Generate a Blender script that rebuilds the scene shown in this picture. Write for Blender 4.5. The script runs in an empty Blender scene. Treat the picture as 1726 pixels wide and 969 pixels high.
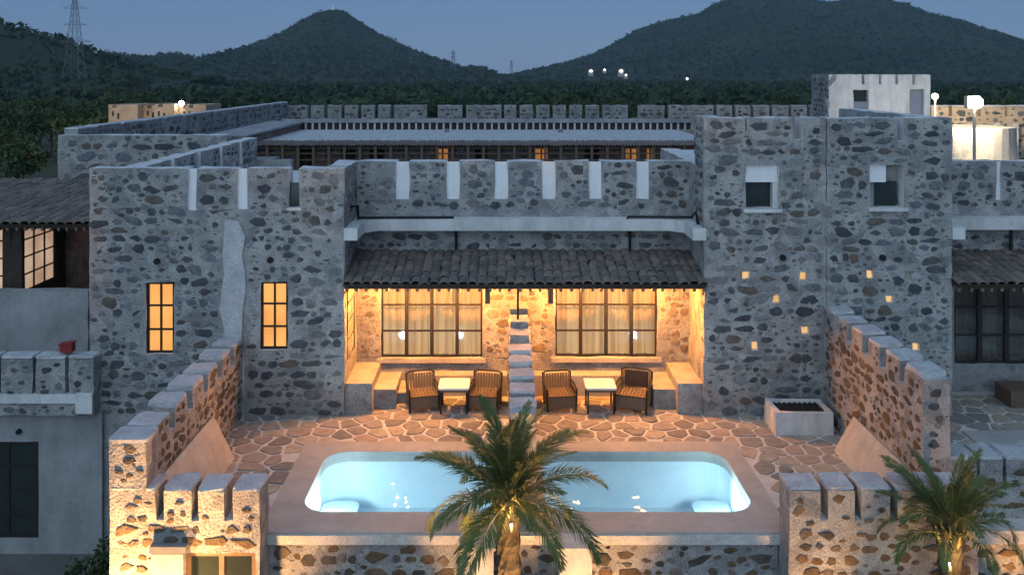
import bpy, bmesh, math, random
import numpy as np
from mathutils import Vector, Matrix
R = math.radians
rnd = random.Random(7)
SC = bpy.context.scene
COL = SC.collection

# ------------------------------------------------------------------ camera, world, sun, exposure
F, CX, HY, H = 1500.0, 850.0, 126.0, 6.6          # focal length / vanishing point in photo pixels, eye height (m)
cam_d = bpy.data.cameras.new('camera')
cam_d.sensor_fit = 'HORIZONTAL'; cam_d.sensor_width = 36.0
cam_d.lens = F / 1726 * 36.0
cam_d.shift_x = (863 - CX) / 1726
cam_d.shift_y = -(484.5 - HY) / 1726
cam_d.clip_start = 0.1; cam_d.clip_end = 20000
cam = bpy.data.objects.new('camera', cam_d); COL.objects.link(cam)
cam.location = (0, 0, H); cam.rotation_euler = (R(90), 0, 0)
SC.camera = cam

SUN_EL, SUN_AZ = 38.0, 200.0                      # afterglow behind the camera (azimuth: 0 = +Y)
world = bpy.data.worlds.new('World'); SC.world = world; world.use_nodes = True
wn = world.node_tree; bg = wn.nodes['Background']
sky = wn.nodes.new('ShaderNodeTexSky'); sky.sky_type = 'NISHITA'; sky.sun_disc = False
sky.sun_elevation = R(SUN_EL); sky.sun_rotation = R(SUN_AZ); sky.ozone_density = 6.0; sky.dust_density = 0.3
mx = wn.nodes.new('ShaderNodeMixRGB'); mx.inputs[0].default_value = 0.90
mx.inputs[2].default_value = (0.86, 1.52, 2.9, 1)      # even dusk blue over the whole dome
wn.links.new(sky.outputs[0], mx.inputs[1]); wn.links.new(mx.outputs[0], bg.inputs[0])
bg.inputs[1].default_value = 0.132

sun_d = bpy.data.lights.new('sun', 'SUN'); sun_d.energy = 1.25; sun_d.angle = R(100); sun_d.color = (0.72, 0.90, 1.0)
sun = bpy.data.objects.new('sun', sun_d); COL.objects.link(sun)
az, el = R(SUN_AZ), R(SUN_EL)
sdir = Vector((math.sin(az) * math.cos(el), math.cos(az) * math.cos(el), math.sin(el)))
sun.rotation_euler = sdir.to_track_quat('Z', 'Y').to_euler()
SC.view_settings.view_transform = 'Standard'; SC.view_settings.look = 'None'
SC.view_settings.exposure = 0.0; SC.view_settings.gamma = 1.0
SC.render.engine = 'CYCLES'
SC.cycles.use_denoising = True
SC.cycles.max_bounces = 6; SC.cycles.transparent_max_bounces = 12
SC.cycles.sample_clamp_indirect = 4.0
SC.cycles.caustics_reflective = False; SC.cycles.caustics_refractive = False


def px(x, Y): return (x - CX) * Y / F              # photo column -> world X at depth Y
def pz(y, Y): return H - (y - HY) * Y / F          # photo row -> world Z at depth Y

# ------------------------------------------------------------------ materials
def mat(name, c1, c2=None, scale=4.0, rough=0.85, bump=0.0, bscale=30.0, speck=0.0, rand=None, spec=0.3, metal=0.0, detail=5.0, stretch=None, patch=0.0, streak=0.0, rim=None):
    m = bpy.data.materials.new(name); m.use_nodes = True
    nt = m.node_tree; N = nt.nodes; L = nt.links
    b = N['Principled BSDF']; b.inputs['Roughness'].default_value = rough; b.inputs['Metallic'].default_value = metal
    b.inputs['Specular IOR Level'].default_value = spec
    geo = N.new('ShaderNodeNewGeometry'); pos = geo.outputs['Position']
    if stretch:
        mp = N.new('ShaderNodeMapping'); mp.inputs['Scale'].default_value = stretch
        L.new(pos, mp.inputs[0]); pos = mp.outputs[0]
    c2 = c2 or c1
    nz = N.new('ShaderNodeTexNoise'); nz.inputs['Scale'].default_value = scale; nz.inputs['Detail'].default_value = detail
    nz.inputs['Roughness'].default_value = 0.65; L.new(pos, nz.inputs['Vector'])
    rp = N.new('ShaderNodeValToRGB'); rp.color_ramp.elements[0].position = 0.32; rp.color_ramp.elements[1].position = 0.68
    rp.color_ramp.elements[0].color = (*c1, 1); rp.color_ramp.elements[1].color = (*c2, 1)
    L.new(nz.outputs['Fac'], rp.inputs[0]); col = rp.outputs[0]
    if rand:
        oi = N.new('ShaderNodeObjectInfo'); rr = N.new('ShaderNodeValToRGB'); rr.color_ramp.interpolation = 'CONSTANT'
        els = rr.color_ramp.elements
        while len(els) < len(rand): els.new(0.5)
        for i, c in enumerate(rand): els[i].position = i / len(rand); els[i].color = (*c, 1)
        L.new(oi.outputs['Random'], rr.inputs[0])
        mu = N.new('ShaderNodeMixRGB'); mu.blend_type = 'MULTIPLY'; mu.inputs[0].default_value = 1
        L.new(rr.outputs[0], mu.inputs[1]); L.new(col, mu.inputs[2]); col = mu.outputs[0]
    if speck > 0:
        n2 = N.new('ShaderNodeTexNoise'); n2.inputs['Scale'].default_value = 38; n2.inputs['Detail'].default_value = 3; n2.inputs['Roughness'].default_value = 0.7
        L.new(pos, n2.inputs['Vector'])
        r2 = N.new('ShaderNodeValToRGB'); r2.color_ramp.elements[0].position = 0.36; r2.color_ramp.elements[1].position = 0.5
        d = 1 - speck; r2.color_ramp.elements[0].color = (d, d, d, 1); r2.color_ramp.elements[1].color = (1, 1, 1, 1)
        L.new(n2.outputs['Fac'], r2.inputs[0])
        m2 = N.new('ShaderNodeMixRGB'); m2.blend_type = 'MULTIPLY'; m2.inputs[0].default_value = 1
        L.new(col, m2.inputs[1]); L.new(r2.outputs[0], m2.inputs[2]); col = m2.outputs[0]
    if rim:
        tc = N.new('ShaderNodeTexCoord'); vm = N.new('ShaderNodeVectorMath'); vm.operation = 'MULTIPLY'; vm.inputs[1].default_value = (1, 0, 1)
        L.new(tc.outputs['Object'], vm.inputs[0]); ln = N.new('ShaderNodeVectorMath'); ln.operation = 'LENGTH'; L.new(vm.outputs[0], ln.inputs[0])
        n5 = N.new('ShaderNodeTexNoise'); n5.inputs['Scale'].default_value = 13; n5.inputs['Detail'].default_value = 4; L.new(pos, n5.inputs['Vector'])
        ma = N.new('ShaderNodeMath'); ma.operation = 'MULTIPLY_ADD'; ma.inputs[1].default_value = .42; L.new(n5.outputs['Fac'], ma.inputs[0]); L.new(ln.outputs['Value'], ma.inputs[2])
        r5 = N.new('ShaderNodeValToRGB'); r5.color_ramp.elements[0].position = .74; r5.color_ramp.elements[1].position = .96
        L.new(ma.outputs[0], r5.inputs[0]); m5 = N.new('ShaderNodeMixRGB'); m5.inputs[2].default_value = (*rim, 1)
        L.new(r5.outputs[0], m5.inputs[0]); L.new(col, m5.inputs[1]); col = m5.outputs[0]
    if streak > 0:
        ms = N.new('ShaderNodeMapping'); ms.inputs['Scale'].default_value = (2.4, 2.4, .4); L.new(pos, ms.inputs[0])
        ns = N.new('ShaderNodeTexNoise'); ns.inputs['Scale'].default_value = 1.0; ns.inputs['Detail'].default_value = 6; ns.inputs['Roughness'].default_value = .7; L.new(ms.outputs[0], ns.inputs['Vector'])
        r4 = N.new('ShaderNodeValToRGB'); r4.color_ramp.elements[0].position = .38; r4.color_ramp.elements[1].position = .56
        r4.color_ramp.elements[0].color = (1 - streak, 1 - streak, 1 - streak * 1.05, 1); r4.color_ramp.elements[1].color = (1, 1, 1, 1)
        L.new(ns.outputs['Fac'], r4.inputs[0]); m4 = N.new('ShaderNodeMixRGB'); m4.blend_type = 'MULTIPLY'; m4.inputs[0].default_value = 1
        L.new(col, m4.inputs[1]); L.new(r4.outputs[0], m4.inputs[2]); col = m4.outputs[0]
    if patch > 0:
        nd = N.new('ShaderNodeTexNoise'); nd.inputs['Scale'].default_value = 4.0; L.new(pos, nd.inputs['Vector'])
        va = N.new('ShaderNodeMixRGB'); va.blend_type = 'ADD'; va.inputs[0].default_value = .22; L.new(pos, va.inputs[1]); L.new(nd.outputs['Color'], va.inputs[2])
        vo = N.new('ShaderNodeTexVoronoi'); vo.inputs['Scale'].default_value = 5.0; L.new(va.outputs[0], vo.inputs['Vector'])
        sp = N.new('ShaderNodeSeparateColor'); L.new(vo.outputs['Color'], sp.inputs[0])
        r3 = N.new('ShaderNodeValToRGB'); r3.color_ramp.elements[0].color = (1 - patch, 1 - patch, 1 - patch * .9, 1); r3.color_ramp.elements[1].color = (1.06, 1.05, 1.04, 1)
        r3.color_ramp.elements[0].position = .1; r3.color_ramp.elements[1].position = .6
        L.new(sp.outputs[0], r3.inputs[0]); m3 = N.new('ShaderNodeMixRGB'); m3.blend_type = 'MULTIPLY'; m3.inputs[0].default_value = 1
        L.new(col, m3.inputs[1]); L.new(r3.outputs[0], m3.inputs[2]); col = m3.outputs[0]
    L.new(col, b.inputs['Base Color'])
    if bump > 0:
        n3 = N.new('ShaderNodeTexNoise'); n3.inputs['Scale'].default_value = bscale; n3.inputs['Detail'].default_value = 4
        L.new(pos, n3.inputs['Vector'])
        bp = N.new('ShaderNodeBump'); bp.inputs['Strength'].default_value = bump; bp.inputs['Distance'].default_value = 0.03
        L.new(n3.outputs['Fac'], bp.inputs['Height']); L.new(bp.outputs[0], b.inputs['Normal'])
    return m

def emit(name, col, strength, fold_shade=0.0, fscale=9.0, vary=0.0):
    m = bpy.data.materials.new(name); m.use_nodes = True
    nt = m.node_tree; N = nt.nodes; L = nt.links; b = N['Principled BSDF']
    b.inputs['Base Color'].default_value = (*[min(1, c * 0.36) for c in col], 1); b.inputs['Roughness'].default_value = 0.9
    b.inputs['Emission Color'].default_value = (*col, 1); b.inputs['Emission Strength'].default_value = strength
    if fold_shade or vary:
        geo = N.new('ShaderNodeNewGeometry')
        mp = N.new('ShaderNodeMapping'); mp.inputs['Scale'].default_value = (fscale, fscale, 0.25) if fold_shade else (1.2, 1.2, 1.2)
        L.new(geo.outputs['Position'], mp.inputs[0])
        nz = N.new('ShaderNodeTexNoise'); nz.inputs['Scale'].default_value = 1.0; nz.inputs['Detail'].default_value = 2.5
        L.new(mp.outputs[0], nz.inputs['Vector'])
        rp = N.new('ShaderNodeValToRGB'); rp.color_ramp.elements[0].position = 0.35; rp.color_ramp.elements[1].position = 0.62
        k = 1 - (fold_shade or vary)
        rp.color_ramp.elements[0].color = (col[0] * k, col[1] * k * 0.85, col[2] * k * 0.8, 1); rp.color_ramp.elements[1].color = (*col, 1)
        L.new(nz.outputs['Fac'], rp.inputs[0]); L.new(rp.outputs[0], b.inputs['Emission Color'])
    return m

STONE_TONES = [(.62, .64, .70), (.85, .86, .9), (1.05, 1.04, 1.0), (1.3, 1.3, 1.3), (1.0, .98, .84), (1.6, 1.6, 1.58), (1.3, 1.05, .85), (.75, .78, .84), (1.95, 1.95, 1.9), (1.5, 1.52, 1.58), (.9, .88, .86), (1.9, 1.8, 1.65)]
M = {}
M['mortar'] = mat('lime_mortar', (.28, .285, .28), (.44, .44, .425), 2.2, .95, .9, 26, speck=.42, patch=.26)
M['mortar_far'] = mat('far_mortar', (.20, .20, .195), (.40, .39, .375), 1.6, .95, .4, 12, speck=.3)
M['stone'] = mat('rubble_stone', (.068, .073, .080), (.138, .142, .148), 9, .85, .8, 22, rand=STONE_TONES, speck=.2, rim=(.34, .34, .33))
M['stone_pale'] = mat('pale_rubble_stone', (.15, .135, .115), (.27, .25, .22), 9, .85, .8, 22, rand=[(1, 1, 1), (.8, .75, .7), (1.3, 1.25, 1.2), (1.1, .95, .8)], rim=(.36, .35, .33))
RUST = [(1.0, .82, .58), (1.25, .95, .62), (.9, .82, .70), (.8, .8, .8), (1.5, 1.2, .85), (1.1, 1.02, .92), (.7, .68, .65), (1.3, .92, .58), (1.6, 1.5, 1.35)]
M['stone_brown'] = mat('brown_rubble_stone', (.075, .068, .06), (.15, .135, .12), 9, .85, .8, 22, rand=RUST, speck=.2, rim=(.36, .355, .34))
M['chip'] = mat('stone_chips', (.05, .053, .058), (.24, .235, .225), 6, .9, .5, 30)
M['lime'] = mat('white_limewash', (.62, .62, .61), (.76, .76, .74), 3, .9, .35, 20, streak=.22, speck=.1)
M['white_wash'] = mat('fresh_limewash', (.80, .80, .80), (.86, .86, .86), 3, .85, .2, 20, streak=.08)
M['cap'] = mat('weathered_cap', (.40, .41, .42), (.62, .62, .62), 3.2, .95, .5, 18, speck=.3)
M['plaster'] = mat('grey_plaster', (.25, .26, .265), (.39, .395, .39), 0.9, .92, .4, 14, streak=.18, speck=.12)
M['cream'] = mat('cream_plaster', (.46, .42, .36), (.60, .56, .49), 3, .9, .4, 18, streak=.15, speck=.15)
M['flag'] = mat('flagstone', (.27, .25, .22), (.42, .39, .35), 6, .8, .6, 24, rand=[(.75, .75, .75), (1, .95, .9), (1.2, 1.12, 1.0), (.9, .85, .85), (.6, .6, .62), (1.1, .95, .85)])
M['grout'] = mat('paving_mortar', (.56, .54, .49), (.70, .67, .62), 5, .95, .6, 30, speck=.25)
M['coping'] = mat('smooth_coping', (.38, .37, .345), (.48, .465, .435), 1.6, .7, .15, 30, speck=.1, streak=.1)
M['tile'] = mat('clay_roof_tile', (.125, .108, .096), (.24, .205, .18), 12, .9, .7, 40, rand=[(1, 1, 1), (.8, .8, .82), (1.12, 1.06, 1.0), (.9, .87, .86), (1.25, 1.18, 1.1), (.7, .7, .7)])
M['wood'] = mat('dark_wood', (.035, .025, .02), (.06, .045, .035), 14, .7, .3, 40)
M['brownwood'] = mat('brown_wood', (.13, .085, .06), (.19, .13, .09), 14, .6, .3, 40)
M['frame'] = mat('dark_window_frame', (.018, .016, .015), (.03, .027, .025), 10, .5)
M['pipe'] = mat('black_pipe', (.012, .012, .013), None, 8, .5)
M['rattan'] = mat('woven_rattan', (.11, .085, .06), (.30, .235, .165), 70, .8, .9, 90)
M['white'] = mat('white_table_paint', (.74, .74, .76), (.80, .80, .82), 5, .5)
M['cush'] = mat('dark_cushion', (.02, .02, .022), (.035, .033, .033), 12, .9, .3, 60)
M['ground'] = mat('dry_scrub_ground', (.026, .042, .018), (.085, .088, .045), 0.05, 1.0, .0, speck=.0, detail=8)
M['street'] = mat('street_dust', (.09, .09, .085), (.16, .155, .145), 0.8, .95, .4, 8)
M['hill'] = mat('scrub_hillside', (.010, .027, .015), (.055, .060, .034), 0.011, 1.0, detail=12)
M['leafnear'] = mat('tree_foliage', (.022, .048, .014), (.070, .105, .032), 0.35, .8)
M['leaffar'] = mat('forest_foliage', (.013, .034, .016), (.058, .085, .036), 0.05, .9)
M['bark'] = mat('bark', (.05, .04, .03), (.11, .09, .07), 10, .95, .8, 20)
M['palm'] = mat('palm_leaflet', (.075, .115, .034), (.18, .22, .065), 3, .55, spec=.4)
M['palmdry'] = mat('palm_stalk', (.20, .17, .08), (.34, .29, .14), 6, .6)
M['poolwall'] = mat('pool_lining', (.64, .79, .86), (.72, .85, .90), 3, .5)
M['metal'] = mat('galvanised_steel', (.16, .17, .18), (.22, .23, .24), 3, .6)
M['soil'] = mat('dark_grating', (.012, .012, .013), (.03, .03, .03), 30, .9, .6, 50)
M['red'] = mat('red_paint', (.22, .025, .02), (.30, .04, .03), 6, .6)
M['darkgap'] = mat('dark_interior', (.012, .014, .012), (.025, .028, .022), 4, .9)
M['brick'] = mat('brown_rubble', (.085, .062, .054), (.27, .205, .175), 3.0, .95, .8, 10, speck=.4)
M['door'] = mat('grey_door', (.20, .24, .30), (.24, .28, .34), 3, .6)
M['sand'] = mat('sandstone', (.36, .28, .20), (.50, .40, .30), 1.2, .95, .3, 8, speck=.3)
WARM = (1.0, .50, .15)
M['curtain'] = emit('glowing_curtain', (1.0, .60, .28), .74, fold_shade=.42, fscale=9)  # room glow and light-dark fold shading put into the cloth's own emission
M['pane_lit'] = emit('lit_frosted_pane', (1.0, .45, .115), .98, vary=.22)
M['pane_side'] = emit('lit_side_pane', (1.0, .66, .26), 1.25, vary=.1)
M['pane_soft'] = emit('soft_lit_blind', (.86, .60, .42), .62, vary=.35)
M['niche'] = emit('lit_niche', (1.0, .62, .26), .8, vary=.2)
M['lamp'] = emit('lamp_glass', (1.0, .74, .40), 9)
M['lampwhite'] = emit('white_lamp', (1.0, .90, .72), 9)
M['flood'] = emit('floodlight_glass', (1.0, .90, .68), 60)
M['poollamp'] = emit('pool_lamp', (.75, .95, 1.0), 5)

def glass():
    m = bpy.data.materials.new('window_glass'); m.use_nodes = True
    nt = m.node_tree; N = nt.nodes; L = nt.links
    out = N['Material Output']; N.remove(N['Principled BSDF'])
    t = N.new('ShaderNodeBsdfTransparent'); t.inputs[0].default_value = (.93, .95, .94, 1)
    g = N.new('ShaderNodeBsdfGlossy'); g.inputs['Roughness'].default_value = 0.03
    fr = N.new('ShaderNodeFresnel'); fr.inputs[0].default_value = 1.5
    mxs = N.new('ShaderNodeMixShader'); L.new(fr.outputs[0], mxs.inputs[0]); L.new(t.outputs[0], mxs.inputs[1]); L.new(g.outputs[0], mxs.inputs[2])
    L.new(mxs.outputs[0], out.inputs[0]); return m
M['glass'] = glass()
M['darkglass'] = mat('dark_window_glass', (.02, .03, .028), (.03, .04, .036), 2, .08, spec=.6)

def water():
    m = bpy.data.materials.new('pool_water'); m.use_nodes = True
    nt = m.node_tree; N = nt.nodes; L = nt.links
    out = N['Material Output']; N.remove(N['Principled BSDF'])
    t = N.new('ShaderNodeBsdfTransparent'); t.inputs[0].default_value = (.84, .96, 1.0, 1)
    g = N.new('ShaderNodeBsdfGlossy'); g.inputs['Roughness'].default_value = 0.025
    fr = N.new('ShaderNodeFresnel'); fr.inputs[0].default_value = 1.33
    geo = N.new('ShaderNodeNewGeometry'); nz = N.new('ShaderNodeTexNoise'); nz.inputs['Scale'].default_value = 2.2; nz.inputs['Detail'].default_value = 3
    L.new(geo.outputs['Position'], nz.inputs['Vector'])
    bp = N.new('ShaderNodeBump'); bp.inputs['Strength'].default_value = .30; bp.inputs['Distance'].default_value = .1
    L.new(nz.outputs['Fac'], bp.inputs['Height'])
    for n in (g, fr): L.new(bp.outputs[0], n.inputs['Normal'])
    mxs = N.new('ShaderNodeMixShader'); L.new(fr.outputs[0], mxs.inputs[0]); L.new(t.outputs[0], mxs.inputs[1]); L.new(g.outputs[0], mxs.inputs[2])
    L.new(mxs.outputs[0], out.inputs[0]); return m
M['water'] = water()

# ------------------------------------------------------------------ object helpers
WL = {}                                               # world location of every object (all parents unrotated)
def link(o, parent=None, loc=(0, 0, 0)):
    COL.objects.link(o); loc = Vector(loc)
    if parent is not None:
        o.parent = parent; o.location = loc - WL[parent.name]
    else:
        o.location = loc
    WL[o.name] = loc; return o

def thing(name, label, cat, loc=(0, 0, 0), group=None, kind=None):
    o = bpy.data.objects.new(name, None); o.empty_display_size = .2
    link(o, None, loc); tag(o, label, cat, group, kind); return o

def tag(o, label=None, cat=None, group=None, kind=None):
    if label: o['label'] = label
    if cat: o['category'] = cat
    if group: o['group'] = group
    if kind: o['kind'] = kind
    return o

def hsh(*a):
    return (math.sin(a[0] * 12.9898 + a[1] * 78.233 + a[2] * 37.719) * 43758.5453) % 1.0 - .5

class MB:
    def __init__(s): s.v = []; s.f = []; s.mi = []
    def face(s, pts, mi=0):
        n = len(s.v); s.v += [tuple(p) for p in pts]; s.f.append(tuple(range(n, n + len(pts)))); s.mi.append(mi)
    def box(s, x0, x1, y0, y1, z0, z1, mi=0, top=None):
        n = len(s.v)
        s.v += [(x0, y0, z0), (x1, y0, z0), (x1, y1, z0), (x0, y1, z0), (x0, y0, z1), (x1, y0, z1), (x1, y1, z1), (x0, y1, z1)]
        for k, q in enumerate(((0, 3, 2, 1), (4, 5, 6, 7), (0, 1, 5, 4), (1, 2, 6, 5), (2, 3, 7, 6), (3, 0, 4, 7))):
            s.f.append(tuple(n + i for i in q)); s.mi.append(top if (k == 1 and top is not None) else mi)
        return s
    def prism(s, poly, axis, a0, a1, mi=0):
        """poly in the plane normal to axis ('x': (y,z), 'y': (x,z), 'z': (x,y))"""
        def p(u, v, a): return (a, u, v) if axis == 'x' else (u, a, v) if axis == 'y' else (u, v, a)
        n = len(s.v); k = len(poly)
        s.v += [p(u, v, a0) for u, v in poly] + [p(u, v, a1) for u, v in poly]
        s.f.append(tuple(range(n, n + k))[::-1]); s.f.append(tuple(range(n + k, n + 2 * k))); s.mi += [mi, mi]
        for i in range(k):
            j = (i + 1) % k; s.f.append((n + i, n + j, n + k + j, n + k + i)); s.mi.append(mi)
        return s
    def tube(s, pts, r, n=6, mi=0, r2=None):
        pts = [Vector(p) for p in pts]; rings = []
        for i, p in enumerate(pts):
            d = (pts[min(i + 1, len(pts) - 1)] - pts[max(i - 1, 0)]).normalized()
            a = d.cross(Vector((0, 0, 1)) if abs(d.z) < .9 else Vector((1, 0, 0))).normalized(); b = d.cross(a)
            rr = r if r2 is None else r + (r2 - r) * i / max(1, len(pts) - 1)
            base = len(s.v)
            s.v += [tuple(p + (a * math.cos(t) + b * math.sin(t)) * rr) for t in (2 * math.pi * k / n for k in range(n))]
            rings.append(base)
        for q, w in zip(rings, rings[1:]):
            for k in range(n):
                l = (k + 1) % n; s.f.append((q + k, q + l, w + l, w + k)); s.mi.append(mi)
        s.f.append(tuple(rings[0] + k for k in range(n))[::-1]); s.f.append(tuple(rings[-1] + k for k in range(n))); s.mi += [mi, mi]
        return s
    def sphere(s, c, r, mi=0, nu=10, nv=6, sz=1):
        n = len(s.v)
        for j in range(nv + 1):
            t = math.pi * j / nv
            for i in range(nu):
                a = 2 * math.pi * i / nu
                s.v.append((c[0] + r * math.sin(t) * math.cos(a), c[1] + r * math.sin(t) * math.sin(a), c[2] + r * sz * math.cos(t)))
        for j in range(nv):
            for i in range(nu):
                k = (i + 1) % nu; s.f.append((n + j * nu + i, n + j * nu + k, n + (j + 1) * nu + k, n + (j + 1) * nu + i)); s.mi.append(mi)
        return s
    def wall(s, axis, u0, u1, z0, z1, w0, w1, holes=(), step=.32, jit=.015, seed=0, mi=0, rev=1, cap=1):
        """a wall slab along X ('x') or Y ('y') between w0 and w1, with rectangular openings; reveals and caps use slots rev / cap"""
        U = {u0, u1}; Z = {z0, z1}
        for a, b, c, d in holes:
            U |= {max(u0, a), min(u1, b)}; Z |= {max(z0, c), min(z1, d)}
        def fill(S):
            L = sorted(S); o = []
            for a, b in zip(L, L[1:]):
                k = max(1, int(round((b - a) / step))); o += [a + (b - a) * i / k for i in range(k)]
            return o + [L[-1]]
        us, zs = fill(U), fill(Z); nu, nz = len(us) - 1, len(zs) - 1
        def solid(i, j):
            if i < 0 or j < 0 or i >= nu or j >= nz: return False
            x, z = (us[i] + us[i + 1]) / 2, (zs[j] + zs[j + 1]) / 2
            return not any(a < x < b and c < z < d for a, b, c, d in holes)
        S = [[solid(i, j) for j in range(nz)] for i in range(nu)]
        ix = {}
        def v(i, j, k):
            key = (i, j, k)
            if key not in ix:
                q = (i + seed * 3.1, j + seed * 1.7, k + seed); u, z, w = us[i] + hsh(*q) * 2 * jit, zs[j] + hsh(q[1], q[2], q[0]) * 2 * jit, (w1 if k else w0) + hsh(q[2], q[0], q[1]) * 2 * jit
                ix[key] = len(s.v); s.v.append((u, w, z) if axis == 'x' else (w, u, z))
            return ix[key]
        def g(i, j): return 0 <= i < nu and 0 <= j < nz and S[i][j]
        for i in range(nu):
            for j in range(nz):
                if not S[i][j]: continue
                s.f.append((v(i, j, 0), v(i + 1, j, 0), v(i + 1, j + 1, 0), v(i, j + 1, 0))); s.mi.append(mi)
                s.f.append((v(i, j, 1), v(i, j + 1, 1), v(i + 1, j + 1, 1), v(i + 1, j, 1))); s.mi.append(mi)
                if not g(i - 1, j): s.f.append((v(i, j, 0), v(i, j + 1, 0), v(i, j + 1, 1), v(i, j, 1))); s.mi.append(rev if i else mi)
                if not g(i + 1, j): s.f.append((v(i + 1, j, 0), v(i + 1, j, 1), v(i + 1, j + 1, 1), v(i + 1, j + 1, 0))); s.mi.append(rev if i < nu - 1 else mi)
                if not g(i, j + 1): s.f.append((v(i, j + 1, 0), v(i + 1, j + 1, 0), v(i + 1, j + 1, 1), v(i, j + 1, 1))); s.mi.append(cap)
                if not g(i, j - 1): s.f.append((v(i, j, 0), v(i, j, 1), v(i + 1, j, 1), v(i + 1, j, 0))); s.mi.append(rev)
        return s
    def mesh(s, name, mats, off=Vector((0, 0, 0)), smooth=False):
        me = bpy.data.meshes.new(name)
        me.from_pydata([(p[0] - off[0], p[1] - off[1], p[2] - off[2]) for p in s.v], [], s.f)
        for m in (mats if isinstance(mats, (list, tuple)) else [mats]): me.materials.append(m)
        if len(me.materials) > 1: me.polygons.foreach_set('material_index', s.mi)
        if smooth: me.polygons.foreach_set('use_smooth', [True] * len(me.polygons))
        me.update(); return me
    def build(s, name, mats, parent=None, smooth=False, loc=None, label=None):
        loc = Vector(loc) if loc is not None else (WL[parent.name] if parent is not None else Vector((0, 0, 0)))
        o = bpy.data.objects.new(name, s.mesh(name, mats, loc, smooth))
        link(o, parent, loc)
        if label: o['label'] = label
        return o

def fast_mesh(name, V, Fq, m, parent=None):
    """numpy quads"""
    me = bpy.data.meshes.new(name); n, k = len(V), len(Fq)
    me.vertices.add(n); me.vertices.foreach_set('co', V.astype(np.float32).ravel())
    me.loops.add(k * 4); me.loops.foreach_set('vertex_index', Fq.astype(np.int32).ravel())
    me.polygons.add(k); me.polygons.foreach_set('loop_start', np.arange(k, dtype=np.int32) * 4)
    me.polygons.foreach_set('loop_total', np.full(k, 4, dtype=np.int32))
    me.materials.append(m); me.update(calc_edges=True)
    o = bpy.data.objects.new(name, me); link(o, parent, (0, 0, 0) if parent is None else WL[parent.name]); return o

# ------------------------------------------------------------------ rubble stones set in the walls
STONES = []
def make_stone_meshes():
    for k in range(26):
        r = random.Random(100 + k); n = r.choice((4, 5, 5, 6, 6, 7)); mb = MB()
        ang = [2 * math.pi * (i + r.uniform(-.28, .28)) / n for i in range(n)]
        rad = [r.uniform(.76, 1.24) for _ in range(n)]
        sq = r.uniform(.55, 1.25)
        P2 = []
        for a, q in zip(ang, rad):
            c, s = math.cos(a), math.sin(a); m = (abs(c) ** (2 / sq * .9 + .6) + abs(s) ** (2 / sq * .9 + .6)) ** (-1 / (2 / sq * .9 + .6))
            P2.append((c * q * m * .55, s * q * m * .55))
        for sc, y in ((1.0, .5), (.97, -.25), (.84, -1.0)):
            mb.v += [(x * sc, y + r.uniform(-.12, .12), z * sc) for x, z in P2]
        mb.v.append((r.uniform(-.05, .05), -1.25, r.uniform(-.05, .05)))
        for q in (0, 1):
            for i in range(n):
                j = (i + 1) % n; mb.f.append((q * n + i, q * n + j, q * n + n + j, q * n + n + i)); mb.mi.append(0)
        for i in range(n): mb.f.append((2 * n + i, 2 * n + (i + 1) % n, 3 * n)); mb.mi.append(0)
        STONES.append(mb.mesh('stone', M['stone']))
make_stone_meshes()
ROT = {('x', -1): 0.0, ('x', 1): math.pi, ('y', 1): math.pi / 2, ('y', -1): -math.pi / 2}

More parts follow.
